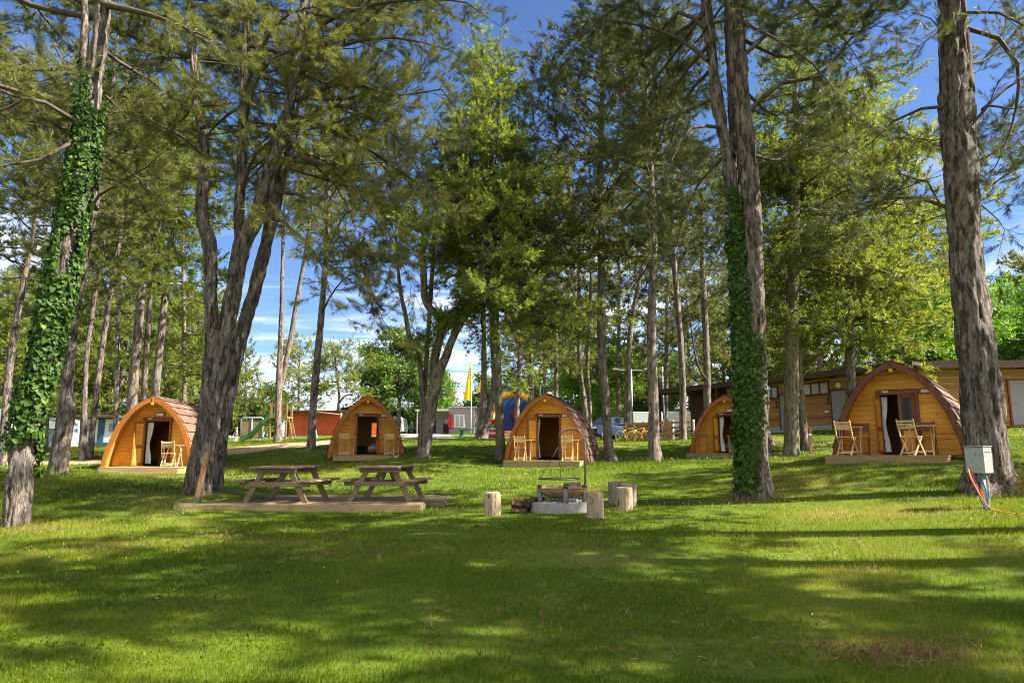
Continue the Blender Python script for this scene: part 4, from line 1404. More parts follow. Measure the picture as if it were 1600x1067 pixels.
def build_grass():
    r = np.random.default_rng(21)
    N = 560000
    # even spread over the picture: density falls with distance squared
    u = r.random(N)
    y0, y1 = 3.6, 40.
    y = y0 * (y1 / y0) ** u
    half = .80 * y + 1.8
    x = (r.random(N) * 2 - 1) * half
    keep = ~on_track(x, y, -.1)
    for bx, by, br in BARE:
        keep &= np.hypot(x - bx, y - by) > br
    # worn brown spots on the lawn
    P3 = np.stack([x * .33, y * .33, 0 * x], 1)
    worn = vnoise(P3 * 1.7 + 3, 12)
    keep &= ~((worn > .82) & (r.random(N) < .8))
    hx, hy = W(1405, 1040, 5.4)[:2]
    keep &= ~((((x - hx) / .42) ** 2 + ((y - hy) / .17) ** 2 < 1 + r.normal(0, .25, N)) & (r.random(N) < .9))
    x, y = x[keep], y[keep]
    n = len(x)
    z = ground_np(x, y)
    d = np.hypot(x, y)
    P2 = np.stack([x, y, 0 * x], 1)
    cl = vnoise(P2 * 2.2, 3)
    cl2 = vnoise(P2 * .6, 4)
    cl3 = vnoise(P2 * 7., 14)
    h = (.026 + .030 * cl + .028 * cl3 * cl2) * r.uniform(.6, 1.3, n) * (1 + d * .010)
    for bx, by, br in TREE_BASES:
        if 5 < by < 33 and abs(bx) < 26:
            h = h * (1 + 1.5 * np.exp(-((np.hypot(x - bx, y - by) - br) / .22) ** 2) * r.uniform(.2, 1.2, n))
    wd = np.maximum(.0046, .00072 * d) * r.uniform(.7, 1.3, n)
    a = r.uniform(0, 2 * PI, n)
    lean = r.uniform(.15, 1.0, n)
    la = r.uniform(0, 2 * PI, n) * .6 + cl2 * 8
    tipx = x + np.cos(la) * lean * h
    tipy = y + np.sin(la) * lean * h
    s = np.stack([np.cos(a), np.sin(a), 0 * a], 1) * wd[:, None] / 2
    p = np.stack([x, y, z - .01], 1)
    tip = np.stack([tipx, tipy, z + h], 1)
    V = np.stack([p - s, p + s, tip], 1).reshape(-1, 3)
    dry = np.clip((vnoise(P2 * .33 + 11, 5) - .55) * 2.0, 0, 1) * .5
    tn = np.clip(.28 + .35 * (cl - .5) + .5 * (cl2 - .5) + r.normal(0, .17, n) + dry + .35 * (r.random(n) < .05), 0, 1)
    # dry yellowed spots seen on the lawn
    for px, py, Y_, rx, ry, s_ in ((60, 845, 12.2, 1.3, .5, .5), (210, 872, 10.8, 1.6, .55, .45), (400, 872, 10.6, 1.0, .3, .5), (40, 905, 9.6, 1.2, .4, .4), (1405, 1040, 5.4, .5, .25, .55), (760, 815, 12.6, .8, .3, .4),
                                   (1000, 800, 12.9, 1.6, .5, .3), (1330, 815, 11.6, 2.0, .7, .28), (1230, 930, 7.6, 1.0, .3, .3), (880, 930, 8., .6, .2, .35), (1180, 790, 13.9, 1.2, .5, .45), (320, 785, 15.2, 1.0, .4, .5),
                                   (880, 805, 13.2, 1.3, .8, .42), (460, 803, 14.2, 2.6, .35, .3), (1400, 730, 16.2, 1.6, .5, .35), (855, 732, 23.6, 1.6, .6, .35), (30, 826, 13., .8, .5, .45)):
        q = W(px, py, Y_)
        tn = np.clip(tn + s_ * np.exp(-((x - q[0]) / rx) ** 2 - ((y - q[1]) / ry) ** 2) * r.uniform(.3, 1.3, n), 0, 1)
    # clover and other broad leaves near the photographer
    m = 15000
    yy = 3.8 * (17 / 3.8) ** r.random(m)
    xx = (r.random(m) * 2 - 1) * (.8 * yy + 1)
    ck = vnoise(np.stack([xx * .9, yy * .9, 0 * xx], 1), 31) > .56
    for bx, by, br in BARE:
        ck &= np.hypot(xx - bx, yy - by) > br
    xx, yy = xx[ck], yy[ck]
    zz = ground_np(xx, yy)
    k = len(xx)
    lp = leaf_templates(3, .012, .022, 4, r)
    v2, t2 = scatter(lp, np.stack([xx, yy, zz + r.uniform(.02, .05, k)], 1), r.normal(0, .4, (k, 3)) + (0, 0, 1), r.uniform(.7, 1.4, k), r, np.full(k, .42), .10)
    VV = np.vstack([V, v2])
    tint = np.concatenate([np.repeat(tn, 3), t2])
    o = np_mesh('grass', VV, None, np.arange(len(VV)).reshape(-1, 3), (M['grass'],), tint=tint)
    tag(o, 'short mown lawn of green grass and clover', 'grass', None, 'stuff')
    # daisies
    m = 13000
    yy = 6 * (34 / 6) ** (r.random(m) ** .8)
    xx = (r.random(m) * 2 - 1) * (.78 * yy)
    dn = vnoise(np.stack([xx * .28, yy * .28, 0 * xx], 1), 41)
    ck = (dn > .42) & (r.random(m) < .75 * np.clip((yy - 9) / 8, .006, 1)) & ~on_track(xx, yy, .3)
    for bx, by, br in BARE:
        ck &= np.hypot(xx - bx, yy - by) > br
    xx, yy = xx[ck], yy[ck]
    zz = ground_np(xx, yy) + r.uniform(.045, .075, len(xx)) + yy * .0012
    k = 6
    th = np.arange(k) * 2 * PI / k
    rad = np.maximum(.007, .00042 * yy) * r.uniform(.7, 1.2, len(xx))
    tl = r.normal(0, .35, (len(xx), 2))
    ring = np.stack([np.cos(th)[None] * rad[:, None], np.sin(th)[None] * rad[:, None], 0 * th[None] * rad[:, None]], -1)
    ring[:, :, 2] = ring[:, :, 0] * tl[:, :1] + ring[:, :, 1] * tl[:, 1:]
    C = np.stack([xx, yy, zz], 1)
    V = np.concatenate([C[:, None] + (0, 0, .004), C[:, None] + ring], 1)
    base = np.arange(len(xx))[:, None, None] * (k + 1)
    F = np.stack([np.zeros(k, int), np.arange(k) + 1, (np.arange(k) + 1) % k + 1], -1)[None] + base
    o = np_mesh('daisies', V.reshape(-1, 3), None, F.reshape(-1, 3), (M['daisy'],))
    tag(o, 'tiny white daisies dotted over the lawn', 'daisies', None, 'stuff')
    # fallen needles and cones: brown litter near the trunks
    pts = []
    for px, py, Y, s, cnt in [(45, 835, 12.6, .9, 260), (380, 845, 11, 1.2, 240), (1400, 1045, 5.4, .4, 420), (520, 870, 9.5, .7, 120), (1175, 790, 14, .8, 160), (320, 778, 15.6, .7, 160)]:
        c = W(px, py, Y)
        q = r.normal(0, 1, (cnt, 2)) * (s, s * .45) + c[:2]
        pts.append(q)
    yy = 5 * (17 / 5) ** r.random(2600)
    xx = (r.random(2600) * 2 - 1) * .8 * yy
    pk = vnoise(np.stack([xx * .5, yy * .5, 0 * xx], 1), 51) > .55
    pts.append(np.column_stack([xx, yy])[pk])
    q = np.vstack(pts)
    zz = ground_np(q[:, 0], q[:, 1]) + .034
    v, tn = scatter(needle_templates(3, .01, .08, .007, 80, 4, r), np.column_stack([q, zz]), r.normal(0, 1, (len(q), 3)) * (1, 1, .12), r.uniform(.7, 1.3, len(q)), r, np.full(len(q), .5))
    o = np_mesh('needle_litter', v, None, np.arange(len(v)).reshape(-1, 3), (M['litter'],), tint=tn)
    tag(o, 'brown fallen pine needles on the lawn', 'pine needles', None, 'stuff')


M['litter'] = m_leaf('fallen_needles', [(0., (.10, .05, .022)), (1., (.26, .15, .065))], .1)

# ------------------------------------------------------------------ pods
PW, PH, PL = 1.56, 2.56, 4.0
_ph = [0, .165, .314, .512, .66, .793, .875, .93, .97, 1.0]
_pw = [1, .965, .897, .785, .66, .502, .365, .245, .135, .0]


def arch_w(h):
    return np.interp(h, _ph, _pw)


def arch(n=22, inset=0.):
    """pointed arch outline from right base over the apex to left base, in x, z"""
    P = np.array([(w * PW, h * PH, 0) for h, w in zip(_ph, _pw)])
    S, _ = resample(P, np.ones(len(P)), .02)
    L = np.concatenate([[0], np.cumsum(np.linalg.norm(np.diff(S, axis=0), axis=1))])
    q = np.linspace(0, L[-1], n)
    x = np.interp(q, L, S[:, 0])
    z = np.interp(q, L, S[:, 1])
    if inset:
        tx, tz = np.gradient(x), np.gradient(z)
        ln = np.hypot(tx, tz)
        nx, nz = tz / ln, -tx / ln
        x, z = x - nx * inset, z - nz * inset
        if x[-1] < 0 or True:
            k = np.argmax(x <= 0) if np.any(x <= 0) else len(x) - 1
            x = np.maximum(x, 0)
            z[0] = 0
            x[-1] = 0
            z[-1] = PH - inset * 1.25
    right = list(zip(x, z))
    left = [(-a, b) for a, b in reversed(right[:-1])]
    return right + left


FW = .66          # how far the front wall stands behind the arch


def pod(name, label, px, py, Y, yaw, leaves, lamp_x, curtain=(), back_window=False, tagged=False, fascia='fascia'):
    c = W(px, py, Y)
    root = thing(name, label, 'camping pod', c, math.radians(yaw), 'wooden camping pods round the lawn')
    out, inn = arch(22), arch(22, .15)
    inn2 = arch(22, .06)
    n = len(out)
    # front arch
    mb = MB()
    for y0, y1 in ((0, .075),):
        P = [(x, y0, z) for x, z in out] + [(x, y0, z) for x, z in inn] + [(x, y1, z) for x, z in out] + [(x, y1, z) for x, z in inn]
        F = []
        for i in range(n - 1):
            F += [(i, i + 1, n + i + 1, n + i), (2 * n + i, 3 * n + i, 3 * n + i + 1, 2 * n + i + 1),
                  (n + i, n + i + 1, 3 * n + i + 1, 3 * n + i), (i, 2 * n + i, 2 * n + i + 1, i + 1)]
        F += [(0, n, 3 * n, 2 * n), (n - 1, 3 * n - 1, 4 * n - 1, 2 * n - 1)]
        mb.add(P, F)
    mb.box((0, -.006, PH - .085), (.022, .02, .17), 0, 0)
    mb.build('front_arch', M[fascia], root)
    MB().box((0, .10, PH - .235), (.09, .26, .085), bev=.008).build('ridge_beam', M['honey'], root)
    # shingled shell
    mb = MB()
    r = random.Random(sum(map(ord, label)))
    rows = 9
    S = arch(1 + 6 * rows)
    half = S[:1 + 6 * rows]
    for side in (1, -1):
        for k in range(rows):
            seg = half[k * 6:(k + 1) * 6 + 1]
            y = .05
            while y < PL:
                wdt = min(r.uniform(.24, .34), PL - y)
                lift = r.uniform(.018, .034)
                o0, o1 = lift + .012, .004
                P = []
                m = len(seg)
                for q, (x, z) in enumerate(seg):
                    f = q / (m - 1)
                    xa, za = seg[max(q - 1, 0)]
                    xb, zb = seg[min(q + 1, m - 1)]
                    l = math.hypot(xb - xa, zb - za) + 1e-9
                    nx, nz = (zb - za) / l, -(xb - xa) / l
                    o = o0 + (o1 - o0) * f
                    P += [(side * (x + nx * o), y + .005, z + nz * o), (side * (x + nx * o), y + wdt - .005, z + nz * o)]
                F = [(2 * q, 2 * q + 1, 2 * q + 3, 2 * q + 2) for q in range(m - 1)]
                nb = len(P)
                x, z = seg[0]
                P += [(side * (x - .01), y + .005, z), (side * (x - .01), y + wdt - .005, z)]
                F += [(0, 1, nb + 1, nb)]
                mb.add(P, F)
                y += wdt
    mb.add([(x * .995, y, z * .995) for y in (.045, PL) for x, z in out], [(i, i + 1, n + i + 1, n + i) for i in range(n - 1)], 0)
    mb.bar((0, .05, PH + .02), (0, PL, PH + .02), .2, .05)
    mb.build('shingle_roof', M['shingle'], root)
    # boarded lining seen under the overhang and inside, with the back wall
    mb = MB()
    mb.add([(x, y, z) for y in (.076, PL - .03) for x, z in inn2], [(i, i + 1, n + i + 1, n + i) for i in range(n - 1)], 0, True)
    mb.build('lining', M['lining'], root)
    mb = MB()
    if back_window:
        wx0, wx1, wz0, wz1 = .22, .66, .98, 1.62
        zs = [0.02, wz0, wz1]
        for za, zb in ((.0, wz0), (wz0, wz1), (wz1, PH - .004)):
            q = np.linspace(za, zb, 10)
            ww = np.array([np.interp(zz / PH, _ph, _pw) * PW * .998 for zz in q])
            if (za, zb) == (wz0, wz1):
                mb.prism([(wx1, za), (ww[0], za), (ww[-1], zb), (wx1, zb)], PL - .06, PL - .005)
                mb.prism([(-ww[0], za), (wx0, za), (wx0, zb), (-ww[-1], zb)], PL - .06, PL - .005)
            else:
                mb.prism([(w_, z_) for w_, z_ in zip(ww, q)] + [(-w_, z_) for w_, z_ in reversed(list(zip(ww, q)))], PL - .06, PL - .005)
    else:
        mb.prism([(x * .998, z * .998) for x, z in out], PL - .06, PL - .005)
    mb.build('back_wall', M['lining'], root)
    MB().box((0, (FW + PL) / 2, .06), (PW * 1.9, PL - FW - .1, .1)).build('floor', M['lining'], root)
    # front wall of planks round the door opening
    dw, z0, z1 = .44, .16, 1.78
    mb = MB()
    ph = .132
    z = .03
    while z < PH - .16:
        zt = min(z + ph, PH - .15)

        def hw(zz):
            return float(np.interp(zz / (PH - .05), _ph, _pw) * (PW - .05)) - .004
        runs = [(-1, 1)] if zt < z0 + .02 or z > z1 - .02 else [(-1, 0), (0, 1)]
        for a, b in runs:
            xl0 = -hw(z) if a < 0 else dw
            xl1 = -hw(zt) if a < 0 else dw
            xr0 = hw(z) if b > 0 else -dw
            xr1 = hw(zt) if b > 0 else -dw
            g = .006
            o = len(mb.v)
            P = [(xl0, FW + .012, z), (xr0, FW + .012, z), (xr1, FW + .012, zt), (xl1, FW + .012, zt),
                 (xl0, FW, z + g), (xr0, FW, z + g), (xr1, FW, zt - g), (xl1, FW, zt - g),
                 (xl0, FW + .05, z), (xr0, FW + .05, z), (xr1, FW + .05, zt), (xl1, FW + .05, zt)]
            mb.add(P, [(4, 5, 6, 7), (0, 1, 5, 4), (1, 2, 6, 5), (2, 3, 7, 6), (3, 0, 4, 7), (0, 3, 11, 8), (1, 9, 10, 2), (8, 11, 10, 9)])
        z = zt
    mb.build('front_wall', M['honey'], root)
    # door surround
    mb = MB()
    yF = FW - .025
    for s in (-1, 1):
        mb.box((s * (dw + .005), yF, (z0 + z1) / 2), (.075, .09, z1 - z0), bev=.006)
    mb.box((0, yF - .002, z1 + .02), (2 * dw + .12, .10, .115), bev=.006)
    mb.box((0, yF - .004, z0 - .02), (2 * dw + .10, .12, .07), bev=.006)
    df = mb.build('door_frame', M['door_wood'], root)
    MB().box((-.27, yF - .058, z1 + .045), (.15, .012, .035)).build('nameplate', M['white'], root)
    for side, ang in leaves:
        lw, lh = dw - .04, z1 - z0 - .07
        lb = MB()
        for q in (.035, lw - .035):
            lb.box((q, 0, lh / 2), (.07, .045, lh), bev=.005)
        for q in (.05, lh * .42, lh - .05):
            lb.box((lw / 2, 0, q), (lw - .14, .043, .10), bev=.005)
        e = lb.build('door', M['door_wood'] if side > 0 else M['fascia'], root)
        e.location = (side * (dw - .035), FW - .075, z0 + .025)
        a = math.radians(ang)
        e.rotation_euler = (0, 0, PI + a if side > 0 else -a)
        pm = MB().box((lw / 2, .0, lh * .69), (lw - .14, .012, lh * .5)).build('pane', M['glass'] if side > 0 else M['honey'], e)
        MB().box((lw / 2, .0, lh * .22), (lw - .14, .022, lh * .34)).build('panel', M['honey'], e)
        hb = MB()
        hb.tube([(lw - .035, -.02, lh * .48), (lw - .035, -.06, lh * .48), (lw - .12, -.06, lh * .48)], .009, 6)
        hb.build('handle', M['black'], e)
    # bulkhead lamp
    lz = 1.98 if abs(lamp_x) < .4 else 1.80
    MB().box((lamp_x, FW - .018, lz), (.33, .034, .14), bev=.01).build('lamp_back', M['door_wood'], root)
    MB().box((lamp_x, FW - .066, lz), (.26, .07, .10), bev=.02).build('lamp_lens', M['lens'], root)
    for cx, wd in curtain:
        P, F = [], []
        for i in range(13):
            x = cx + (i / 12 - .5) * wd
            yy = FW + .13 + .018 * math.sin(i * 2.1)
            pinch = 1 - .35 * math.exp(-((0) ** 2))
            for q in range(9):
                f = q / 8
                zz = .24 + f * 1.46
                px_ = cx + (x - cx) * (1 - .45 * math.exp(-((f - .48) / .22) ** 2)) - .05 * math.exp(-((f - .48) / .25) ** 2) * (1 if cx < 0 else -1)
                P.append((px_, yy, zz))
        for i in range(12):
            for q in range(8):
                F.append((i * 9 + q, (i + 1) * 9 + q, (i + 1) * 9 + q + 1, i * 9 + q + 1))
        MB().add(P, F, 0, True).build('curtain', M['linen'], root)
    if tagged:
        MB().box((-.60, FW - .012, .86), (.05, .02, .085), bev=.012).build('green_tag', M['green_plastic'], root)
    # footing blocks
    for s in (-1, 1):
        MB().box((s * 1.28, FW - .06, .2), (.20, .10, .05), bev=.006).build('footing_block', M['honey'], root)
    BARE.append((c[0] + math.sin(math.radians(-yaw)) * 1.6, c[1] + math.cos(math.radians(yaw)) * 1.6, 1.7))
    BARE.append((c[0] + math.sin(math.radians(-yaw)) * 3, c[1] + math.cos(math.radians(yaw)) * 3, 1.5))
    return root


def local(root, x, y, z):
    a = root.rotation_euler[2]
    return (root.location[0] + x * math.cos(a) - y * math.sin(a), root.location[1] + x * math.sin(a) + y * math.cos(a), root.location[2] + z)


def platform(root, x0, x1, y0, label):
    p = thing('wooden_platform', label, 'wooden platform', local(root, 0, 0, 0), root.rotation_euler[2], 'low platforms under the camping pods')
    mb = MB()
    y = y0
    r = random.Random(3)
    while y < .66:
        mb.box(((x0 + x1) / 2, y + .068, .145), (x1 - x0 + r.uniform(-.01, .01), .134, .028), bev=.004)
        y += .142
    mb.build('deck_boards', M['terrace'], p)
    b = MB()
    b.box(((x0 + x1) / 2, y0 + .02, .03), (x1 - x0 - .05, .04, .198), bev=.004)
    b.box(((x0 + x1) / 2, .6, .03), (x1 - x0 - .05, .04, .198))
    b.build('front_board', M['terrace'], p)
    for xx in (x0 + .04, x1 - .04):
        MB().box((xx, (y0 + .62) / 2, .03), (.04, .62 - y0 - .06, .196), bev=.004).build('end_board', M['deckfront'], p)
    return p


def make_chair(mat):
    t = thing('folding_chair', 'x', 'folding chair', (0, 0, 0), 0, 'wooden folding chairs at the pods')
    for s in (-1, 1):
        b = MB()
        b.bar((s * .19, -.27, .86), (s * .19, -.12, .46), .022, .042, (0, 1, 0))
        b.bar((s * .19, -.12, .46), (s * .19, .24, .0), .022, .040, (0, 1, 0))
        b.build('upright', mat, t)
        MB().bar((s * .165, .17, .44), (s * .165, -.26, 0), .022, .038, (0, 1, 0)).build('leg', mat, t)
    b = MB()
    for k in range(6):
        b.box((0, -.14 + k * .064, .455), (.37, .05, .016), bev=.003)
    for s in (-1, 1):
        b.box((s * .165, .02, .437), (.02, .36, .026))
    b.build('seat', mat, t)
    b = MB()
    for z, y in ((.81, -.255), (.735, -.227), (.66, -.199)):
        b.box((0, y + .012, z), (.37, .014, .055), bev=.003)
    b.build('backrest', mat, t)
    b = MB()
    b.bar((-.19, .19, .07), (.19, .19, .07), .016, .03)
    b.bar((-.17, -.21, .06), (.17, -.21, .06), .016, .03)
    b.build('stretcher', mat, t)
    return t


def make_table():
    t = thing('folding_table', 'x', 'folding table', (0, 0, 0), 0, 'small wooden folding tables at the pods')
    b = MB()
    for k in range(9):
        b.box((0, -.26 + k * .065, .715), (.62, .055, .018), bev=.003)
    for s in (-1, 1):
        b.box((s * .25, 0, .693), (.03, .56, .03))
    b.build('tabletop', M['chair'], t)
    for s in (-1, 1):
        MB().bar((s * .26, -.25, .69), (s * .26, .25, 0), .024, .04, (0, 1, 0)).build('leg', M['chair'], t)
        MB().bar((s * .215, .25, .69), (s * .215, -.25, 0), .024, .04, (0, 1, 0)).build('leg', M['chair'], t)
    b = MB()
    b.bar((-.25, .19, .1), (.25, .19, .1), .018, .035)
    b.bar((-.21, -.19, .1), (.21, -.19, .1), .018, .035)
    b.build('stretcher', M['chair'], t)
    return t


def lx_for(root, px, ly, lz=.16):
    """across-position on a pod's platform that is seen in pixel column px"""
    best = min(np.arange(-3, 3, .01), key=lambda q: abs(column(local(root, q, ly, lz)) - px))
    return float(best)


def column(p):
    y, z = p[1], p[2] - CAM_Z
    return 800 + FX * p[0] / (y * cp + z * sp)


_used = set()


def place(proto, root, x, y, rz, label, z=.159):
    x = lx_for(root, x, y)
    loc = local(root, x, y, z)
    rot = root.rotation_euler[2] + math.radians(rz)
    if proto.name in _used:
        return copy_thing(proto, loc, rot, label)
    _used.add(proto.name)
    proto.location = loc
    proto.rotation_euler = (0, 0, rot)
    proto['label'] = label
    return proto


def bed(root, x0, x1, y0, label, z=.11):
    b = thing('bed', label, 'bed', local(root, 0, 0, 0), root.rotation_euler[2])
    MB().box(((x0 + x1) / 2, (y0 + 3.9) / 2, .24), (x1 - x0, 3.9 - y0, .26)).build('bed_base', M['lining'], b)
    MB().box(((x0 + x1) / 2, (y0 + 3.9) / 2, .45), (x1 - x0 - .02, 3.88 - y0, .16), bev=.05).build('mattress', M['linen'], b)
    MB().box(((x0 + x1) / 2, 3.5, .58), ((x1 - x0) * .7, .42, .12), bev=.05).build('pillow', M['linen'], b)


def pods():
    A = pod('camping_pod', 'leftmost camping pod, between the swollen pine and the four-stemmed pine', 229, 736, 24, 6, [(-1, 128)], .06, [(-.30, .20)], False, True)
    B = pod('camping_pod', 'narrow looking camping pod behind the picnic tables, daylight showing through its open door', 572, 717, 28.3, 12, [(-1, 96), (1, 100)], .69, [], True)
    C = pod('camping_pod', 'middle camping pod with sunlit shingles behind the curved fire pit pole', 852, 726, 25.2, -14, [(-1, 150)], .67, [(-.37, .06)])
    D = pod('camping_pod', 'camping pod half hidden behind the ivied two-stemmed pine', 1136, 714, 29, -27, [(-1, 112)], .10, [(-.28, .18), (.36, .07)], False, True)
    E = pod('camping_pod', 'nearest and largest looking camping pod, at the right beside the massive trunk', 1404, 721, 17.6, -38, [(-1, 100), (1, 24)], .69, [(-.33, .14)], fascia='fascia_dark')

    def plat(p, a, b, y0, lab):
        platform(p, lx_for(p, a, y0), lx_for(p, b, y0), y0, lab)
    plat(A, 152, 279, -1.15, 'low timber platform in front of the leftmost pod')
    plat(B, 519, 624, -1.05, 'low pale sunlit timber platform in front of the second pod from left')
    plat(C, 785, 907, -1.2, 'low shaded timber platform in front of the middle pod')
    plat(D, 1071, 1200, -1.05, 'dark low timber platform partly hidden by the ivied two-stemmed pine')
    plat(E, 1287, 1479, -1.1, 'low timber platform in front of the nearest pod at right')
    bed(A, -.5, 1.3, 2.2, 'white bed inside the leftmost pod')
    bed(B, .05, 1.2, 1.6, 'white bed inside the second pod from left')
    bed(D, -.9, .9, 2.0, 'white bed inside the pod behind the ivied two-stemmed pine')
    ch = make_chair(M['chair'])
    dk = make_chair(M['chair_dark'])
    tb = make_table()
    place(ch, A, 262, -.75, 8, 'folding chair on the platform of the leftmost pod')
    place(tb, A, 269, -.22, 6, 'folding table on the platform of the leftmost pod')
    place(ch, B, 538, -.70, -6, 'folding chair left of the door of the second pod')
    place(tb, B, 543, -.12, 4, 'folding table left of the door of the second pod')
    place(ch, B, 608, -.70, -4, 'folding chair right of the door of the second pod')
    place(tb, B, 613, -.12, 4, 'folding table right of the door of the second pod')
    place(ch, C, 813, -.80, 4, 'folding chair left of the door of the middle pod')
    place(tb, C, 820, -.22, 8, 'folding table left of the door of the middle pod')
    place(ch, C, 887, -.80, 4, 'folding chair right of the door of the middle pod, behind the curved pole')
    place(tb, C, 893, -.22, 8, 'folding table right of the door of the middle pod, behind the curved pole')
    place(dk, D, 1099, -.45, 190, 'dark folding chair facing out at the pod behind the ivied pine')
    place(tb, D, 1150, -.5, 6, 'folding table half hidden by the ivy at the fourth pod')
    place(ch, D, 1162, -.66, -20, 'folding chair mostly hidden by the ivied pine at the fourth pod')
    place(ch, E, 1325, -.72, -6, 'folding chair left of the door of the nearest pod, its back to the lawn')
    place(tb, E, 1332, -.16, 10, 'folding table left of the door of the nearest pod')
    place(dk, E, 1348, .34, 190, 'shaded folding chair behind the table left of the door of the nearest pod')
    place(ch, E, 1426, -.72, -16, 'folding chair right of the door of the nearest pod, turned to its table')
    place(tb, E, 1443, -.16, 10, 'folding table right of the door of the nearest pod')
    place(dk, E, 1452, .34, 190, 'shaded folding chair behind the table right of the door of the nearest pod')
    return A, B, C, D, E


# ------------------------------------------------------------------ picnic deck, fire pit, meter box
def picnic():
    a = W(272, 788, 14.5)
    b = W(657, 788, 14.5)
    z = a[2]
    x0, x1, y0 = a[0], b[0], 14.5
    d = thing('picnic_deck', 'low timber deck on the lawn carrying the two picnic tables', 'wooden deck', (x0, y0, z))
    L = x1 - x0
    mb = MB()
    r = random.Random(2)
    y = .0
    k = 0
    while y < 3.0:
        ex = .0 if y < 1.0 else .36
        mb.box((L / 2 + ex / 2, y + .068, -.014), (L + ex + r.uniform(-.012, .012), .134, .028), bev=.004)
        y += .142
    mb.build('deck_boards', M['deckwood'], d)
    f = MB()
    f.box((L / 2, -.018, -.09), (L + .02, .036, .17), bev=.004)
    f.build('front_board', M['deckfront'], d)
    for cc, ss in (((L + .012, .5, -.10), (.036, 1.0, .15)), ((L + .19, 1.0, -.10), (.36, .036, .15)), ((L + .37, 2.0, -.10), (.036, 2.0, .15)), ((-.012, 1.5, -.10), (.036, 3.0, .15))):
        MB().box(cc, ss, bev=.004).build('side_board', M['deckwood'], d)
    for q in np.arange(.4, L, .8):
        for w in (.7, 1.7, 2.6):
            BARE.append((x0 + q, y0 + w, .62))
    # tables
    t = thing('picnic_table', 'picnic table at the left of the deck', 'picnic table', (0, 0, 0), 0, 'picnic tables on the deck')
    tl = 1.72
    mb = MB()
    for k in range(6):
        mb.box((-.40 + k * .16, tl / 2 - .03, .745), (.148, tl, .042), bev=.005)
    mb.build('tabletop', M['weathered_y'], t)
    for s in (-1, 1):
        mb = MB()
        for k in range(2):
            mb.box((s * (.66 + k * .155), tl / 2 - .03, .455), (.147, tl, .042), bev=.005)
        mb.build('bench_seat', M['weathered_y'], t)
    for yy in (.26, 1.42):
        for s in (-1, 1):
            MB().bar((s * .28, yy, .722), (s * .68, yy, .0), .115, .045, (0, 1, 0)).build('leg', M['weathered'], t)
        for zz, hl, oy in ((.385, .80, -.048), (.675, .46, -.048)):
            m = MB()
            m.box((0, yy + oy, zz), (hl * 2, .045, .10), bev=.006)
            for s in (-1, 1):
                for q in (.9, .55):
                    m.lathe([(0, 0), (.013, 0), (.013, .012), (0, .012)], 6, (s * hl * q, yy + oy - .028, zz), 1)
            m.build('crossbeam', (M['weathered'], M['steel']), t)
    m = MB()
    m.bar((0, .30, .40), (0, .72, .70), .045, .095)
    m.bar((0, 1.38, .40), (0, .96, .70), .045, .095)
    m.build('brace', M['weathered'], t)
    c = W(426, 784, 14.95)
    t.location = (c[0], 14.75, z)
    t.rotation_euler = (0, 0, math.radians(-7))
    c = W(592, 784, 15.1)
    copy_thing(t, (c[0] - .05, 15.05, z), math.radians(-6), 'picnic table at the right of the deck')
    t['label'] = 'picnic table at the left of the deck, nearer to the wooden post'
    # post with metal shoe
    q = W(308, 781, 15.0)
    p = thing('wooden_post', 'slim upright wooden post with a metal shoe on the left corner of the picnic deck', 'post', (q[0], 15.0, z))
    MB().bar((0, 0, .10), (.14, .02, 1.06), .085, .085).build('shaft', M['post'], p)
    MB().box((.005, 0, .065), (.11, .11, .13), bev=.004).build('metal_shoe', M['steel'], p)


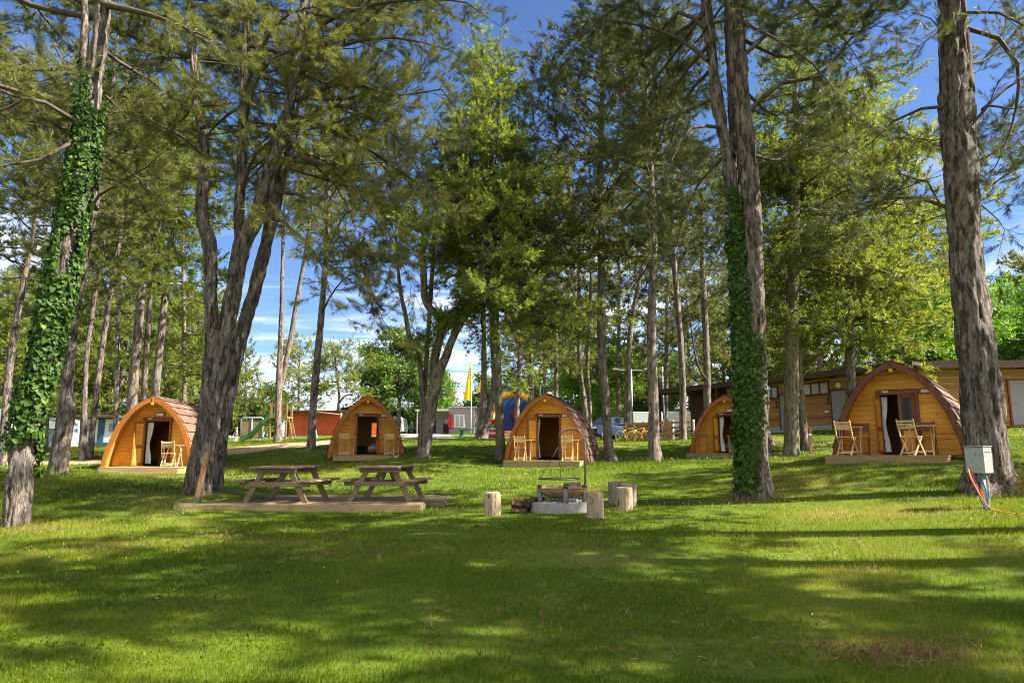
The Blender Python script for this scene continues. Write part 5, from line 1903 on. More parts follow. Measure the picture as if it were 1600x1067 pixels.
def fire_pit():
    c = W(880, 796, 13.4)
    x, y = c[0], c[1]
    z = gz(x, y)
    BARE.append((x, y, .60))
    g = thing('fire_ring', 'round concrete ring filled with gravel in the middle of the lawn', 'fire pit', (x, y, z))
    MB().lathe([(.62, -.1), (.62, .175), (.615, .185), (.555, .185), (.55, .175), (.55, -.1)], 48).build('concrete_ring', M['concrete'], g)
    r = np.random.default_rng(3)
    mb = MB()
    bm = bmesh.new()
    bmesh.ops.create_icosphere(bm, subdivisions=1, radius=1)
    ico = np.array([v.co for v in bm.verts])
    icf = [tuple(v.index for v in f.verts) for f in bm.faces]
    bm.free()
    V, F = [], []
    for k in range(420):
        a, q = r.uniform(0, 2 * PI), .53 * math.sqrt(r.random())
        s = r.uniform(.014, .032)
        V.append(ico * (s * r.uniform(.7, 1.2, 3)) + (q * math.cos(a), q * math.sin(a), .165 + r.uniform(-.01, .02)))
        F.append(np.array(icf) + k * len(ico))
    o = np_mesh('gravel', np.vstack(V), None, np.vstack(F), (M['gravel'],), parent=g)
    o['kind'] = 'stuff'
    MB().lathe([(.0, .15), (.55, .15)], 32).build('gravel_bed', M['gravel'], g)
    b = thing('fire_bowl', 'steel fire bowl on stout legs with a tall curved pole standing in the concrete ring', 'fire bowl', (x - .02, y, z + .04))
    prof = []
    for k in range(13):
        a = k / 12
        prof.append((.47 * math.sin(a * PI / 2) ** .9 + .001, .20 + .20 * (1 - math.cos(a * PI / 2)) ** 1.0))
    prof += [(.485, .402), (.485, .410), (.455, .408)]
    for k in range(12, -1, -1):
        a = k / 12
        prof.append((.45 * math.sin(a * PI / 2) ** .9 + .001, .212 + .19 * (1 - math.cos(a * PI / 2))))
    MB().lathe(prof, 40).build('bowl', M['rust'], b)
    for a in (195, 275, 340, 75):
        ca, sa = math.cos(math.radians(a)), math.sin(math.radians(a))
        m = MB()
        m.tube([(ca * .44, sa * .44, -.02), (ca * .44, sa * .44, .40)], .052, 14)
        lg = m.build('leg', M['steel'], b)
        MB().tube([(ca * .44, sa * .44, .40), (ca * .44, sa * .44, .465)], .046, 12).build('leg_cap', M['black'], lg)
    ca, sa = math.cos(math.radians(340)), math.sin(math.radians(340))
    bx, by = ca * .46, sa * .46
    pts = [(bx, by, .44), (bx + .01, by, 1.02), (bx, by, 1.28)]
    for k in range(1, 9):
        a = k / 8 * math.radians(155)
        pts.append((bx - .26 * (1 - math.cos(a)), by - .02 * k / 8, 1.28 + .24 * math.sin(a)))
    MB().tube(pts, .021, 10).build('curved_pole', M['steel'], b)
    gr = thing('hanging_grill', 'round black cooking grate hung on thin chains over the fire bowl', 'grill', (x - .02, y, z + .04))
    m = MB()
    R0 = .40
    ring = [(R0 * math.cos(a) - .06, R0 * math.sin(a), .57) for a in np.linspace(0, 2 * PI, 33)]
    m.tube(ring, .011, 6)
    for q in np.arange(-.32, .33, .064):
        w = math.sqrt(R0 * R0 - q * q)
        m.tube([(-w - .06, q, .57), (w - .06, q, .57)], .005, 5)
    m.build('grate', M['black'], gr)
    tip = Vector((bx - .03 - .26 * 1.9, by - .02, 1.36))
    m = MB()
    for a in (200, 320, 80):
        e = Vector((R0 * math.cos(math.radians(a)) - .06, R0 * math.sin(math.radians(a)), .57))
        m.tube([e, (e + Vector((-.06, 0, 1.18))) / 2 + Vector((0, 0, -.01)), Vector((-.06, -.02, 1.18))], .005, 5)
    m.tube([(-.06, -.02, 1.18), tuple(tip)], .004, 5)
    m.build('chains', M['black'], gr)
    # log stools
    specs = [(769, 807, 13.0, .155, .46, 'log', 'pale peeled log stool on its own left of the fire ring'),
             (930, 811, 12.1, .155, .47, 'log', 'nearest pale log stool right in front of the concrete ring'),
             (976, 798, 13.2, .155, .46, 'log', 'pale log stool with a knotted foot, front one of the group of three'),
             (962, 785, 14.9, .165, .47, 'log_grey', 'grey log stool at the back left of the group of three'),
             (983, 790, 14.1, .17, .47, 'log_grey', 'dark grey log stool at the back right of the group of three'),
             (896, 784, 15.2, .165, .46, 'log_grey', 'grey log stool hidden behind the fire bowl')]
    for k, (px, py, Y, rr, h, mat, lab) in enumerate(specs):
        q = W(px, py, Y)
        zb = gz(q[0], q[1]) - .03
        BARE.append((q[0], q[1], rr * .8))
        t = thing('log_stool', lab, 'log stool', (q[0], q[1], zb), k * 1.1, 'log stools round the fire pit')
        pts = np.array([(0, 0, z_) for z_ in np.linspace(0, h, 16)]) + np.array([(.006 * math.sin(3 * i / 15 + k), .006 * math.cos(2.2 * i / 15 + k), 0) for i in range(16)])
        Rr = np.full(16, rr) * (1 + .04 * np.sin(np.linspace(0, 4, 16) + k))
        v, qd = trunk_np(pts, Rr, 40, .007, 60 + k, .0, 7.)
        v = v.reshape(16, 40, 3)
        # a knot and a rounded rim
        a = k * 1.3 - .8
        for i in range(16):
            th = np.arange(40) * 2 * PI / 40
            w = np.exp(-((i / 15 * h - .30 * h) / .035) ** 2) * np.exp(-((np.angle(np.exp(1j * (th - a)))) / .22) ** 2)
            v[i] += (v[i] - pts[i]) * (w * .16)[:, None]
        v[-1] = pts[-1] + (v[-1] - pts[-1]) * .95
        np_mesh('side', v.reshape(-1, 3), qd, None, (M[mat],), smooth=True, parent=t)
        top = v[-1]
        cm = MB()
        P = [tuple(p) for p in top] + [tuple(pts[-1] + (top[i] - pts[-1]) * .5) for i in range(40)] + [tuple(pts[-1])]
        F = [(i, (i + 1) % 40, 40 + (i + 1) % 40, 40 + i) for i in range(40)] + [(40 + i, 40 + (i + 1) % 40, 80) for i in range(40)]
        cm.add(P, F)
        cm.build('cut_top', M['log_end'] if mat == 'log' else M['log_grey'], t)
    # firewood: split logs to the left, blackened ones to the right
    c = W(838, 787, 13.35)
    rr_ = random.Random(12)

    def wood(name, label, lx, ly, lz, ln, rad, yaw, pitch, mats, grp):
        X_, Y_ = c[0] + lx, c[1] + ly
        t = thing(name, label, 'firewood', (X_, Y_, gz(X_, Y_) + lz), math.radians(yaw), grp)
        k = rr_.choice((5, 6, 7))
        poly = [(rad * math.cos(q) * rr_.uniform(.72, 1.12), rad * math.sin(q) * rr_.uniform(.72, 1.12)) for q in np.arange(k) * 2 * PI / k]
        n_ = len(poly)
        P, F = [], []
        for s_ in range(5):
            f_ = s_ / 4
            for (px_, pz_) in poly:
                P.append(((f_ - .5) * ln + rr_.uniform(-.006, .006), px_ * rr_.uniform(.93, 1.06), pz_ * rr_.uniform(.93, 1.06)))
        for s_ in range(4):
            for q in range(n_):
                F.append((s_ * n_ + q, s_ * n_ + (q + 1) % n_, (s_ + 1) * n_ + (q + 1) % n_, (s_ + 1) * n_ + q))
        o = MB().add(P, F).build('split_wood', mats[0], t)
        e_ = MB().add(P[:n_], [tuple(range(n_))]).add(P[-n_:], [tuple(range(n_))]).build('cut_ends', mats[1], t)
        for q in (o, e_):
            q.rotation_euler = (rr_.uniform(-3, 3), math.radians(pitch), 0)
    for lx, ly, lz in ((-.33, -.10, .05), (-.30, .04, .05), (-.34, .18, .05)):
        wood('firewood_log', 'brown split log at the bottom of the small pile beside the fire ring', lx, ly, lz, .30, rr_.uniform(.05, .062), rr_.uniform(-14, 14), rr_.uniform(-4, 4), (M['split_bark'], M['weathered']), 'firewood heaped beside the fire ring')
    for lx, ly, lz in ((-.31, -.03, .145), (-.33, .11, .15), (-.30, .04, .225)):
        wood('firewood_log', 'brown split log lying on top of the small pile beside the fire ring', lx, ly, lz, .30, rr_.uniform(.046, .058), rr_.uniform(-22, 22), rr_.uniform(-7, 7), (M['split_bark'], M['weathered']), 'firewood heaped beside the fire ring')
    for k in range(11):
        wood('charred_log', 'blackened chunk of charred log heaped right of the brown firewood', -.05 + rr_.uniform(-.12, .13), rr_.uniform(-.12, .16), .05 + (k // 4) * .085, rr_.uniform(.18, .28), rr_.uniform(.045, .068), rr_.uniform(0, 180), rr_.uniform(-35, 35), (M['char'], M['char']), 'blackened logs beside the fire ring')


M['split_bark'] = m_bark('firewood_bark', (.20, .115, .062), (.03, .018, .012), 14., None, .8)


def meter_box():
    q = W(1537, 790, 11.4)
    x, y = q[0], q[1]
    z = gz(x, y)
    t = thing('meter_box', 'speckled grey electrical box on a pole before the massive trunk', 'electrical box', (x, y, z - .1), math.radians(-56))
    zt = W(1530, 698, 11.4)[2] - z + .1
    MB().box((0, 0, zt - .22), (.28, .31, .41), bev=.006).build('box', M['grey_box'], t)
    MB().box((0, 0, zt + .004), (.30, .33, .014), bev=.003).build('lid', M['grey_box'], t)
    s = MB()
    for q_ in (-.06, .05):
        s.box((.142, q_, zt - .085), (.006, .075, .012))
    s.build('vent_slots', M['black'], t)
    MB().tube([(.02, .02, 0), (.02, .02, zt - .43)], .038, 12).build('pole', M['grey_metal'], t)
    zb = zt - .43

    def cable(name, label, cat, pts, r_, mat):
        a = t.rotation_euler[2]
        Pw = []
        for p in pts:
            Pw.append((x + p[0], y + p[1], p[2]))
        P, _ = resample(np.array(Pw), np.ones(len(Pw)), .05)
        o = MB().tube([tuple(p) for p in P], r_, 7).build(name, mat)
        tag(o, label, cat, 'cables under the meter box')
    top = z - .1 + zb
    cable('cable', 'orange cable running from the meter box down across the grass to the right', 'cable',
          [tuple(np.array(W(*q)) - (x, y, 0)) for q in ((1513, 733, 11.25), (1518, 748, 11.15), (1531, 772, 11.05))]
          + [(X_ - x, Y_ - y, gz(X_, Y_) + dz) for X_, Y_, dz in [(*W(px_, 800, Y_)[:2], dz) for px_, Y_, dz in ((1545, 11.0, .10), (1560, 10.9, .04), (1578, 10.75, .03), (1600, 10.55, .03), (1660, 10.2, .03))]], .010, M['orange_cable'])
    cable('cable', 'thick dull red cable hanging down under the meter box', 'cable', [(-.19, -.06, top + .03), (-.15, -.08, top - .15), (-.06, -.08, z + .2), (-.02, -.08, z)], .022, M['red_cable'])
    cable('cable', 'blue cable hanging at the left under the meter box', 'cable', [(-.14, -.04, top + .03), (-.15, -.10, top - .2), (-.12, -.13, z + .15), (-.06, -.16, z - .02)], .012, M['blue_cable'])
    cable('cable', 'teal cable looping beside the pole of the meter box', 'cable', [(-.06, -.06, top + .03), (-.03, -.12, top - .2), (-.02, -.14, z + .15), (-.03, -.16, z - .02)], .012, M['teal_cable'])
    cable('cable', 'grey-green cable behind the pole of the meter box', 'cable', [(.10, .05, top + .03), (.13, .02, top - .15), (.11, .0, z + .15), (.06, -.02, z - .02)], .010, M['grey_metal'])
    q = W(1268, 714, 25.5)
    p = thing('bollard_lamp', 'short brown bollard with a light top beside the grey leaning trunk', 'bollard', (q[0], q[1], gz(q[0], q[1]) - .05))
    MB().box((0, 0, .42), (.11, .11, .84), bev=.008).build('post', M['post'], p)
    MB().box((0, 0, .88), (.10, .10, .08), bev=.008).build('light', M['lens'], p)
    MB().box((0, 0, 1.0), (.12, .12, .16), bev=.012).build('cap', M['door_wood'], p)


# ------------------------------------------------------------------ buildings and site furniture
def wall_frame(p0, p1):
    d = Vector((p1[0] - p0[0], p1[1] - p0[1], 0))
    return d.length, math.atan2(d.y, d.x)


def hall():
    z = 2.66
    p0, p1 = (11.25, 50.0), (20.4, 34.2)
    L, a = wall_frame(p0, p1)
    t = thing('wooden_hall', 'long low wooden hall with flat roof and high windows behind the two right pods', 'building', (p0[0], p0[1], z), a)
    # outside is -y in local space
    H = 3.0
    w = MB()
    w.box((L / 2 + 2.9, 3, H / 2), (L - 5.8, 6, H))
    w.build('wall', M['siding'], t)
    w = MB()
    w.box((2.9, 4.2, H / 2), (5.8, 3.6, H))
    w.build('porch_wall', M['dark_timber'], t)
    m = MB()
    m.box((L / 2 - .2, 2.7, H + .10), (L + 1.4, 7.8, .16))
    m.box((L / 2 - .2, -1.21, H + .05), (L + 1.4, .05, .34))
    m.build('roof', M['roofing'], t)
    m = MB()
    for q in np.arange(.2, L, 1.5):
        MB().box((q, -.6, H - .05), (.10, 1.1, .16)).build('rafter', M['dark_timber'], t)
    MB().box((L / 2 + 2.9, -.02, .12), (L - 5.75, .08, .34)).build('plinth', M['plinth'], t)
    for q in (.1, 2.6, 5.6):
        MB().box((q, -.7, H / 2), (.14, .14, H)).build('post', M['dark_timber'], t)

    def window(x0, x1, zz0, zz1, n):
        f = MB()
        for k in range(n + 1):
            f.box((x0 + (x1 - x0) * k / n, -.03, (zz0 + zz1) / 2), (.06, .10, zz1 - zz0))
        f.box(((x0 + x1) / 2, -.034, zz0), (x1 - x0 + .10, .11, .09))
        f.box(((x0 + x1) / 2, -.034, zz1), (x1 - x0 + .10, .11, .09))
        o = f.build('window', M['dark_timber'], t)
        MB().box(((x0 + x1) / 2, -.012, (zz0 + zz1) / 2), (x1 - x0, .03, zz1 - zz0 - .06)).build('pane', M['pale_glass'], o)

    def door(x0, x1):
        o = MB().box(((x0 + x1) / 2, -.03, 1.14), (x1 - x0, .06, 2.05), bev=.006).build('door', M['door_grey'], t)
        MB().bar((x0 + .12, -.09, 1.05), (x0 + .24, -.09, 1.05), .02, .03).build('handle', M['steel'], o)
        m_ = MB()
        m_.box((x0 - .04, -.035, 1.16), (.07, .09, 2.16))
        m_.box((x1 + .04, -.035, 1.16), (.07, .09, 2.16))
        m_.box(((x0 + x1) / 2, -.037, 2.22), (x1 - x0 + .14, .09, .07))
        m_.build('door_frame', M['dark_timber'], o)

    def along(px):
        """distance along the wall where pixel column px meets it"""
        k = (px - 800) / FX * 1.0
        dx, dy = math.cos(a), math.sin(a)
        s = (k * p0[1] * 1.0 - p0[0]) / (dx - k * dy)
        return s
    # windows and doors where the photo shows them (columns surveyed along the wall)
    xa = along(1256 * .994 + 4)
    window(along(1255), along(1296), 2.05, 2.72, 3)
    window(along(1196), along(1216), 2.05, 2.72, 2)
    door(along(1219), along(1236))
    door(along(1300), along(1326))
    for px in (1213, 1294):
        m = MB()
        m.box((along(px), -.04, 1.75), (.12, .06, .16), bev=.02)
        m.box((along(px), -.04, 1.53), (.12, .06, .16), bev=.02)
        m.build('wall_sign', M['black'], t)
    MB().box((along(1291), -.05, 1.05), (.22, .1, .12), bev=.02).build('wall_spotlight', M['white'], t)
    m = MB().tube([(along(1312), -.01, 2.46), (along(1312), -.07, 2.46)], .15, 18)
    m.build('round_lamp', M['lens'], t)
    # right hand block
    q0, q1 = (20.9, 34.6), (36.0, 33.4)
    L2, a2 = wall_frame(q0, q1)
    t2 = thing('wooden_annexe', 'wooden annexe with a grey door at the right edge behind the massive trunk', 'building', (q0[0], q0[1], z + .05), a2)
    MB().box((L2 / 2, 3, H / 2), (L2, 6, H)).build('wall', M['siding'], t2)
    m = MB()
    m.box((L2 / 2 - .1, 2.7, H + .10), (L2 + .6, 7.4, .16))
    m.box((L2 / 2 - .1, -1.01, H + .03), (L2 + .6, .05, .36))
    m.build('roof', M['roofing'], t2)
    for q in np.arange(.2, L2, 1.5):
        MB().box((q, -.5, H - .05), (.10, .9, .16)).build('rafter', M['dark_timber'], t2)
    xd = 4.85
    o = MB().box((xd, -.03, 1.2), (1.5, .06, 2.2), bev=.006).build('door', M['door_grey'], t2)
    MB().bar((xd - .6, -.09, 1.1), (xd - .46, -.09, 1.1), .02, .03).build('handle', M['steel'], o)
    m = MB()
    m.box((xd - .80, -.04, 1.2), (.09, .1, 2.3))
    m.box((xd + .80, -.04, 1.2), (.09, .1, 2.3))
    m.box((xd, -.042, 2.36), (1.7, .1, .09))
    m.build('door_frame', M['door_wood'], o)
    MB().box((xd - 1.15, -.04, 1.85), (.2, .06, .24), bev=.02).build('wall_sign', M['black'], t2)
    # terrace railing in front of the porch
    b0 = W(978, 688, 46.2)
    b1 = W(1085, 690, 42.5)
    L3, a3 = wall_frame(b0, b1)
    f = thing('terrace_fence', 'wooden rail fence of the terrace behind the fourth pod', 'fence', (b0[0], b0[1], gz(b0[0], b0[1]) - .02), a3)
    n = 7
    for k in range(n + 1):
        MB().box((L3 * k / n, 0, .62), (.09, .09, 1.3), bev=.006).build('post', M['white'] if k % 2 else M['fence_wood'], f)
    for zz in (.45, .80, 1.12):
        MB().box((L3 / 2, -.065, zz), (L3, .035, .15), bev=.004).build('rail', M['fence_wood'], f)
    m = MB()
    for q in np.arange(L3 * .05, L3 * .44, .16):
        m.box((q, .03, .56), (.145, .024, 1.02))
    m.build('board_panel', M['fence_wood'], f)
    m = MB()
    for q in np.arange(L3 * .60, L3 * .70, .16):
        m.box((q, .03, .56), (.145, .024, 1.02))
    m.build('board_panel', M['fence_wood'], f)
    MB().box((L3 * .8, .6, .0), (L3 * .5, 1.4, .16)).build('terrace_floor', M['fence_wood'], f)


def other_buildings():
    # mauve snack building
    c = W(741, 677, 88)
    z = gz(c[0], 88) - .1
    s = scale_at(660, 88)
    t = thing('mauve_building', 'low mauve building with a white canopy beside the yellow flags', 'building', (c[0], 88, z), math.radians(-9))
    H = 3.05
    w = 3.35
    MB().box((-w / 2, 4, H / 2 + .2), (w, 8, H + .4)).build('wall', M['mauve'], t)
    MB().box((-w - 2.0, 4.8, H / 2), (4.0, 6.4, H)).build('recess_wall', M['mauve'], t)
    MB().box((-w - 2.1, 3.6, H + .1), (4.3, 9.0, .22)).build('canopy', M['white'], t)
    MB().box((-w / 2, 4, H + .47), (w + .16, 8.2, .1)).build('roof', M['white'], t)
    m = MB()
    m.box((-1.95, -.02, 1.75), (1.35, .1, 1.65))
    o = m.build('window', M['white'], t)
    m = MB()
    for q in (-2.25, -1.68):
        m.box((q, -.055, 1.75), (.42, .05, 1.42))
    m.build('pane', M['pale_glass'], o)
    for q, wd in ((-w - .75, .8), (-w - 2.6, .9)):
        o = MB().box((q, 1.56, 1.25), (wd, .1, 1.9)).build('window', M['black'], t)
        MB().box((q, 1.50, 1.25), (wd - .16, .05, 1.7)).build('pane', M['glass'], o)
    MB().box((-w - 4.2, .0, H / 2), (.16, .16, H)).build('post', M['white'], t)
    MB().box((-w + .22, -.14, 1.75), (.5, .22, 1.7), bev=.03).build('red_cabinet', M['red'], t)
    sg = thing('yellow_sign', 'small yellow oval sign hanging under the canopy of the mauve building', 'sign', (c[0] - 6.0, 87.6, z + 2.55))
    m = MB()
    m.prism([(.5 * math.cos(a) * .95, .32 * math.sin(a)) for a in np.linspace(0, 2 * PI, 20, endpoint=False)], -.04, .04)
    m.build('board', M['yellow_paint'], sg)
    # hedge planter below its window
    # red boarded building
    p = W(447, 681, 70)
    p2 = W(552, 681, 70)
    z = gz(p[0], 70) - .2
    L = p2[0] - p[0] + 2.5
    t = thing('red_building', 'low red boarded building with a flat brown roof left of the second pod', 'building', (p[0], 70, z), math.radians(2))
    MB().box((L / 2, 3, 1.45), (L, 6, 2.5)).build('wall', M['red_wall'], t)
    MB().box((L / 2, 3, .1), (L + .04, 6.04, .5)).build('plinth', M['plinth'], t)
    MB().box((L / 2 - .1, 2.8, 2.78), (L + .9, 7.2, .18)).build('roof', M['roofing'], t)
    MB().box((.06, -.06, 1.4), (.22, .1, 2.6)).build('corner_board', M['dark_timber'], t)
    # caravans at left
    p = W(108, 698, 57)
    z = gz(p[0], 57)
    t = thing('white_mobile_home', 'white mobile home with dark blue trim left of the leftmost pod', 'mobile home', (p[0], 57, z), math.radians(3))
    L = W(178, 698, 57)[0] - p[0]
    MB().box((L / 2, 1.4, 1.3), (L, 2.8, 2.2), bev=.06).build('body', M['van_white'], t)
    MB().box((L / 2 - .1, 1.0, 2.52), (L + .9, 4.2, .22), bev=.04).build('roof', M['roofing'], t)
    MB().box((L / 2, -.03, .30), (L + .02, .1, .26)).build('skirt', M['blue_trim'], t)
    o = MB().box((L * .66, -.04, 1.4), (.5, .1, 1.9)).build('door', M['blue_trim'], t)
    MB().box((L * .66 - .2, -.11, 1.35), (.05, .05, .12)).build('handle', M['steel'], o)
    for q in (.18, .42, .9):
        o = MB().box((L * q, -.03, 1.65), (.62, .1, .8), bev=.02).build('window', M['van_white'], t)
        MB().box((L * q, -.09, 1.65), (.5, .04, .66)).build('pane', M['glass'], o)
    for q in (-.25, L + .3):
        MB().box((q, -1.0, 1.2), (.1, .1, 2.5)).build('post', M['grey_metal'], t)
    p = W(52, 702, 46)
    z = gz(p[0], 46)
    t = thing('tent_awning', 'grey-blue canvas awning tent between the ivied trunk and the swollen pine', 'awning tent', (p[0], 46, z))
    m = MB()
    m.prism([(0, 0), (1.9, 0), (1.8, 1.75), (.9, 2.0), (0, 1.75)], 0, 2.6)
    m.build('canvas', M['canvas_grey'], t)
    MB().box((.95, -.02, 1.5), (1.5, .03, .45)).build('window_strip', M['van_white'], t)
    p = W(-18, 706, 40)
    t = thing('caravan', 'white caravan cut off by the left edge behind the ivied trunk', 'caravan', (p[0], 40, gz(p[0], 40)))
    m = MB()
    m.prism([(-2, .4), (.6, .4), (.95, .8), (.85, 1.9), (.4, 2.3), (-2, 2.35)], 0, 2.1)
    m.build('body', M['van_white'], t)
    o = MB().box((-.1, -.02, 1.55), (1.0, .05, .6), bev=.02).build('window', M['glass'], t)
    MB().box((-.5, -.015, .95), (2.6, .04, .12)).build('stripe', M['yellow_paint'], t)
    wl = MB().tube([(-.6, .0, .32), (-.6, .2, .32)], .32, 20).build('wheel', M['rubber'], t)
    MB().tube([(-.6, -.01, .32), (-.6, .05, .32)], .19, 16).build('rim', M['alloy'], wl)
    # white trailers behind the fence
    for px, Y, L_, lab in ((986, 64, 3.0, 'white trailer behind the terrace fence beside the T-shaped light pole'), (1040, 66, 2.6, 'white trailer behind the terrace fence nearer to the wooden hall')):
        p = W(px, 684, Y)
        t = thing('white_trailer', lab, 'trailer', (p[0], Y, gz(p[0], Y)), 0, 'white trailers behind the terrace fence')
        MB().box((L_ / 2, 1.2, 1.45), (L_, 2.4, 1.9), bev=.05).build('body', M['van_white'], t)
        MB().box((L_ / 2, -.02, .62), (L_, .06, .12)).build('sill', M['grey_metal'], t)
        w_ = MB().tube([(L_ / 2, -.05, .33), (L_ / 2, .2, .33)], .33, 18).build('wheel', M['rubber'], t)
        MB().tube([(L_ / 2, -.06, .33), (L_ / 2, .05, .33)], .18, 14).build('rim', M['alloy'], w_)
    p = W(617, 686, 96)
    t = thing('white_van', 'white van end glimpsed just right of the second pod', 'van', (p[0], 96, gz(p[0], 96)))
    m = MB()
    m.prism([(-1, .45), (1, .45), (1.05, 1.2), (.8, 2.3), (.5, 2.5), (-.5, 2.5), (-.8, 2.3), (-1.05, 1.2)], 0, 5)
    m.build('body', M['van_white'], t)
    MB().box((0, -.02, 1.7), (1.3, .05, .7), bev=.02).build('windscreen', M['glass'], t)
    for s_ in (-.8, .8):
        MB().tube([(s_ - .1, .8, .35), (s_ + .1, .8, .35)], .35, 16).build('wheel', M['rubber'], t)


M['play_wood'] = m_wood('olive_play_timber', (.20, .135, .05), (.12, .08, .03), 'z', .8, 10, False)


def site_things():
    # T-shaped light poles
    for px, py, pt, Y, arm, lab in ((989, 690, 577, 50, 1.35, 'T-shaped grey light pole behind the pines left of the terrace fence'), (845, 690, 601, 66, 1.2, 'T-shaped pale light pole rising behind the middle pod')):
        b = W(px, py, Y)
        zt = W(px - 4, pt, Y)[2]
        z = gz(b[0], Y) - .1
        t = thing('light_pole', lab, 'light pole', (b[0], Y, z), 0, 'T-shaped light poles')
        H = zt - z
        MB().tube([(0, 0, 0), (0, 0, H * .5), (0, 0, H)], [.085, .075, .065], 10).build('pole', M['grey_metal'], t)
        MB().bar((-arm, 0, H - .03), (arm, 0, H - .08), .10, .09).build('crossbar', M['grey_metal'], t)
        for s_ in (-1, 1):
            MB().box((s_ * (arm - .2), -.02, H - .0), (.42, .26, .12), bev=.03).build('lamp_head', M['grey_metal'], t)
    b = W(1039, 690, 54)
    t = thing('thin_pole', 'thin pale pole above the left end of the hall roof', 'pole', (b[0], 54, gz(b[0], 54)))
    MB().tube([(0, 0, 0), (0, 0, W(1039, 573, 54)[2] - gz(b[0], 54))], .06, 8).build('shaft', M['grey_metal'], t)
    # yellow feather flags
    for px, Y, y0, y1, ys, lab, cat in ((736, 76, 668, 570, 625, 'tall yellow flag flying in front of the mauve building', 'flag'), (756, 82, 668, 585, 612, 'second yellow flag mostly hidden by the V-shaped pale trunks', 'flag')):
        b = W(px, y0, Y)
        z = gz(b[0], Y)
        zt = W(px, y1, Y)[2]
        zl = W(px, ys, Y)[2]
        t = thing('yellow_flag', lab, cat, (b[0], Y, z), 0, 'yellow flags')
        MB().tube([(0, 0, 0), (0, 0, zt - z)], [.06, .04], 8).build('flagpole', M['white'], t)
        P, F = [], []
        n = 12
        for i in range(n + 1):
            f = i / n
            zz = zt - z - .05 - f * (zt - zl - .05)
            wdt = .22 + .68 * f
            for k in range(7):
                g = k / 6
                P.append((-.03 - wdt * g, .10 * math.sin(g * 7 + f * 2) * g, zz - .12 * g * f))
        for i in range(n):
            for k in range(6):
                a = i * 7 + k
                F.append((a, a + 1, a + 8, a + 7))
        MB().add(P, F, 0, True).build('cloth', M['yellow'], t)
        m = MB()
        for i, f in enumerate((.12, .2, .28, .36)):
            zz = zt - z - .05 - f * (zt - zl - .05)
            m.box((-.2 - .2 * f, -.06, zz), (.13, .015, .14), rz=.3, bev=.03)
        m.build('marks', M['black'], t)
    # bouncy castle
    c = W(803, 686, 64)
    z = gz(c[0], 64)
    t = thing('bouncy_castle', 'colourful blue, pink and yellow spotted bouncy castle behind the middle pod', 'bouncy castle', (c[0], 64, z))
    t.scale = (.80, .9, .86)
    wd, H = 2.9, 4.9
    m = MB()
    for q in range(6):
        m.tube([(-wd, .6 * q, .35), (wd, .6 * q, .35)], .36, 12)
    m.build('base', M['inflat_pink'], t)
    m = MB()
    P = [(-wd + .2, 3.3, .3), (wd - .2, 3.3, .3), (wd - .2, 3.3, 3.2), (1.7, 3.3, 4.3), (0, 3.3, 4.8), (-1.7, 3.3, 4.3), (-wd + .2, 3.3, 3.2)]
    m.prism([(p[0], p[2]) for p in P], 3.0, 3.4)
    m.build('back_wall', M['inflat_blue'], t)
    m = MB()
    for zz in (.9, 1.35, 1.8, 2.2):
        m.tube([(1.1, .5, zz), (wd, .5, zz)], .25, 10)
    m.build('slide_rolls', M['inflat_pink'], t)
    for s_ in (-1, 1):
        m = MB()
        m.tube([(s_ * wd, 1.2, .3), (s_ * wd, 1.2, 2.0), (s_ * (wd - .15), 1.4, 3.1), (s_ * 1.9, 1.6, 4.3), (s_ * .9, 1.8, 4.75), (0, 1.8, 4.95)], [.36, .38, .40, .40, .40, .42], 12)
        m.build('arch_tube', M['inflat_spot'], t)
        m = MB()
        m.tube([(s_ * (wd - .3), 3.2, .3), (s_ * (wd - .3), 3.2, 3.2)], .4, 12)
        m.build('corner_column', M['inflat_spot'], t)
        m = MB()
        m.tube([(s_ * (wd - .05), .1, .5), (s_ * (wd - .05), 3.2, .5)], .30, 10)
        m.tube([(s_ * (wd - .05), .1, 1.1), (s_ * (wd - .05), 3.2, 1.1)], .28, 10)
        m.build('side_wall', M['inflat_blue'], t)
    m = MB()
    for k, q in enumerate((-1.9, -.9, .3, 1.2, 2.0)):
        zz = 4.75 - .28 * abs(q) ** 1.5
        m.tube([(q, 1.7, zz), (q + .05, 1.6, zz + .4), (q + .12, 1.55, zz + .75)], [.22, .2, .05], 8)
    m.build('spikes', M['inflat_spot'], t)
    m = MB()
    m.tube([(0, 2.9, 2.2), (.2, 2.7, 3.0), (.5, 2.6, 3.6)], [.5, .42, .1], 10)
    m.build('figure_lump', M['inflat_red'], t)
    # green tables in front of the castle
    for px, Y, sc, lab in ((736, 56, 1.0, 'dark green bench table left of the V-shaped pale trunks'), (766, 54, 1.0, 'green play table right of the V-shaped pale trunks')):
        b = W(px, 686, Y)
        t = thing('green_table', lab, 'green table', (b[0], Y, gz(b[0], Y)), .2, 'green tables by the bouncy castle')
        MB().box((0, .4, .78), (1.9, .9, .10), bev=.02).build('tabletop', M['green_paint'], t)
        for s_ in (-1, 1):
            MB().prism([(s_ * .75 - .12, 0), (s_ * .75 + .12, 0), (s_ * .75 + .12, .73), (s_ * .75 - .12, .73)], .1, .7).build('leg', M['green_paint'], t)
        MB().box((0, -.2, .42), (1.7, .3, .07), bev=.02).build('bench_seat', M['green_paint'], t)
    b = W(793, 688, 52)
    t = thing('wooden_crate', 'small pale wooden box at the foot of the thin pale trunk by the bouncy castle', 'box', (b[0], 52, gz(b[0], 52)))
    m = MB()
    for k in range(3):
        m.box((.0, 0, .12 + k * .2), (.9, .7, .18), bev=.01)
    m.build('boards', M['fence_wood'], t)
    # playground tower and slide
    b = W(437, 692, 56)
    z = gz(b[0], 56) - .1
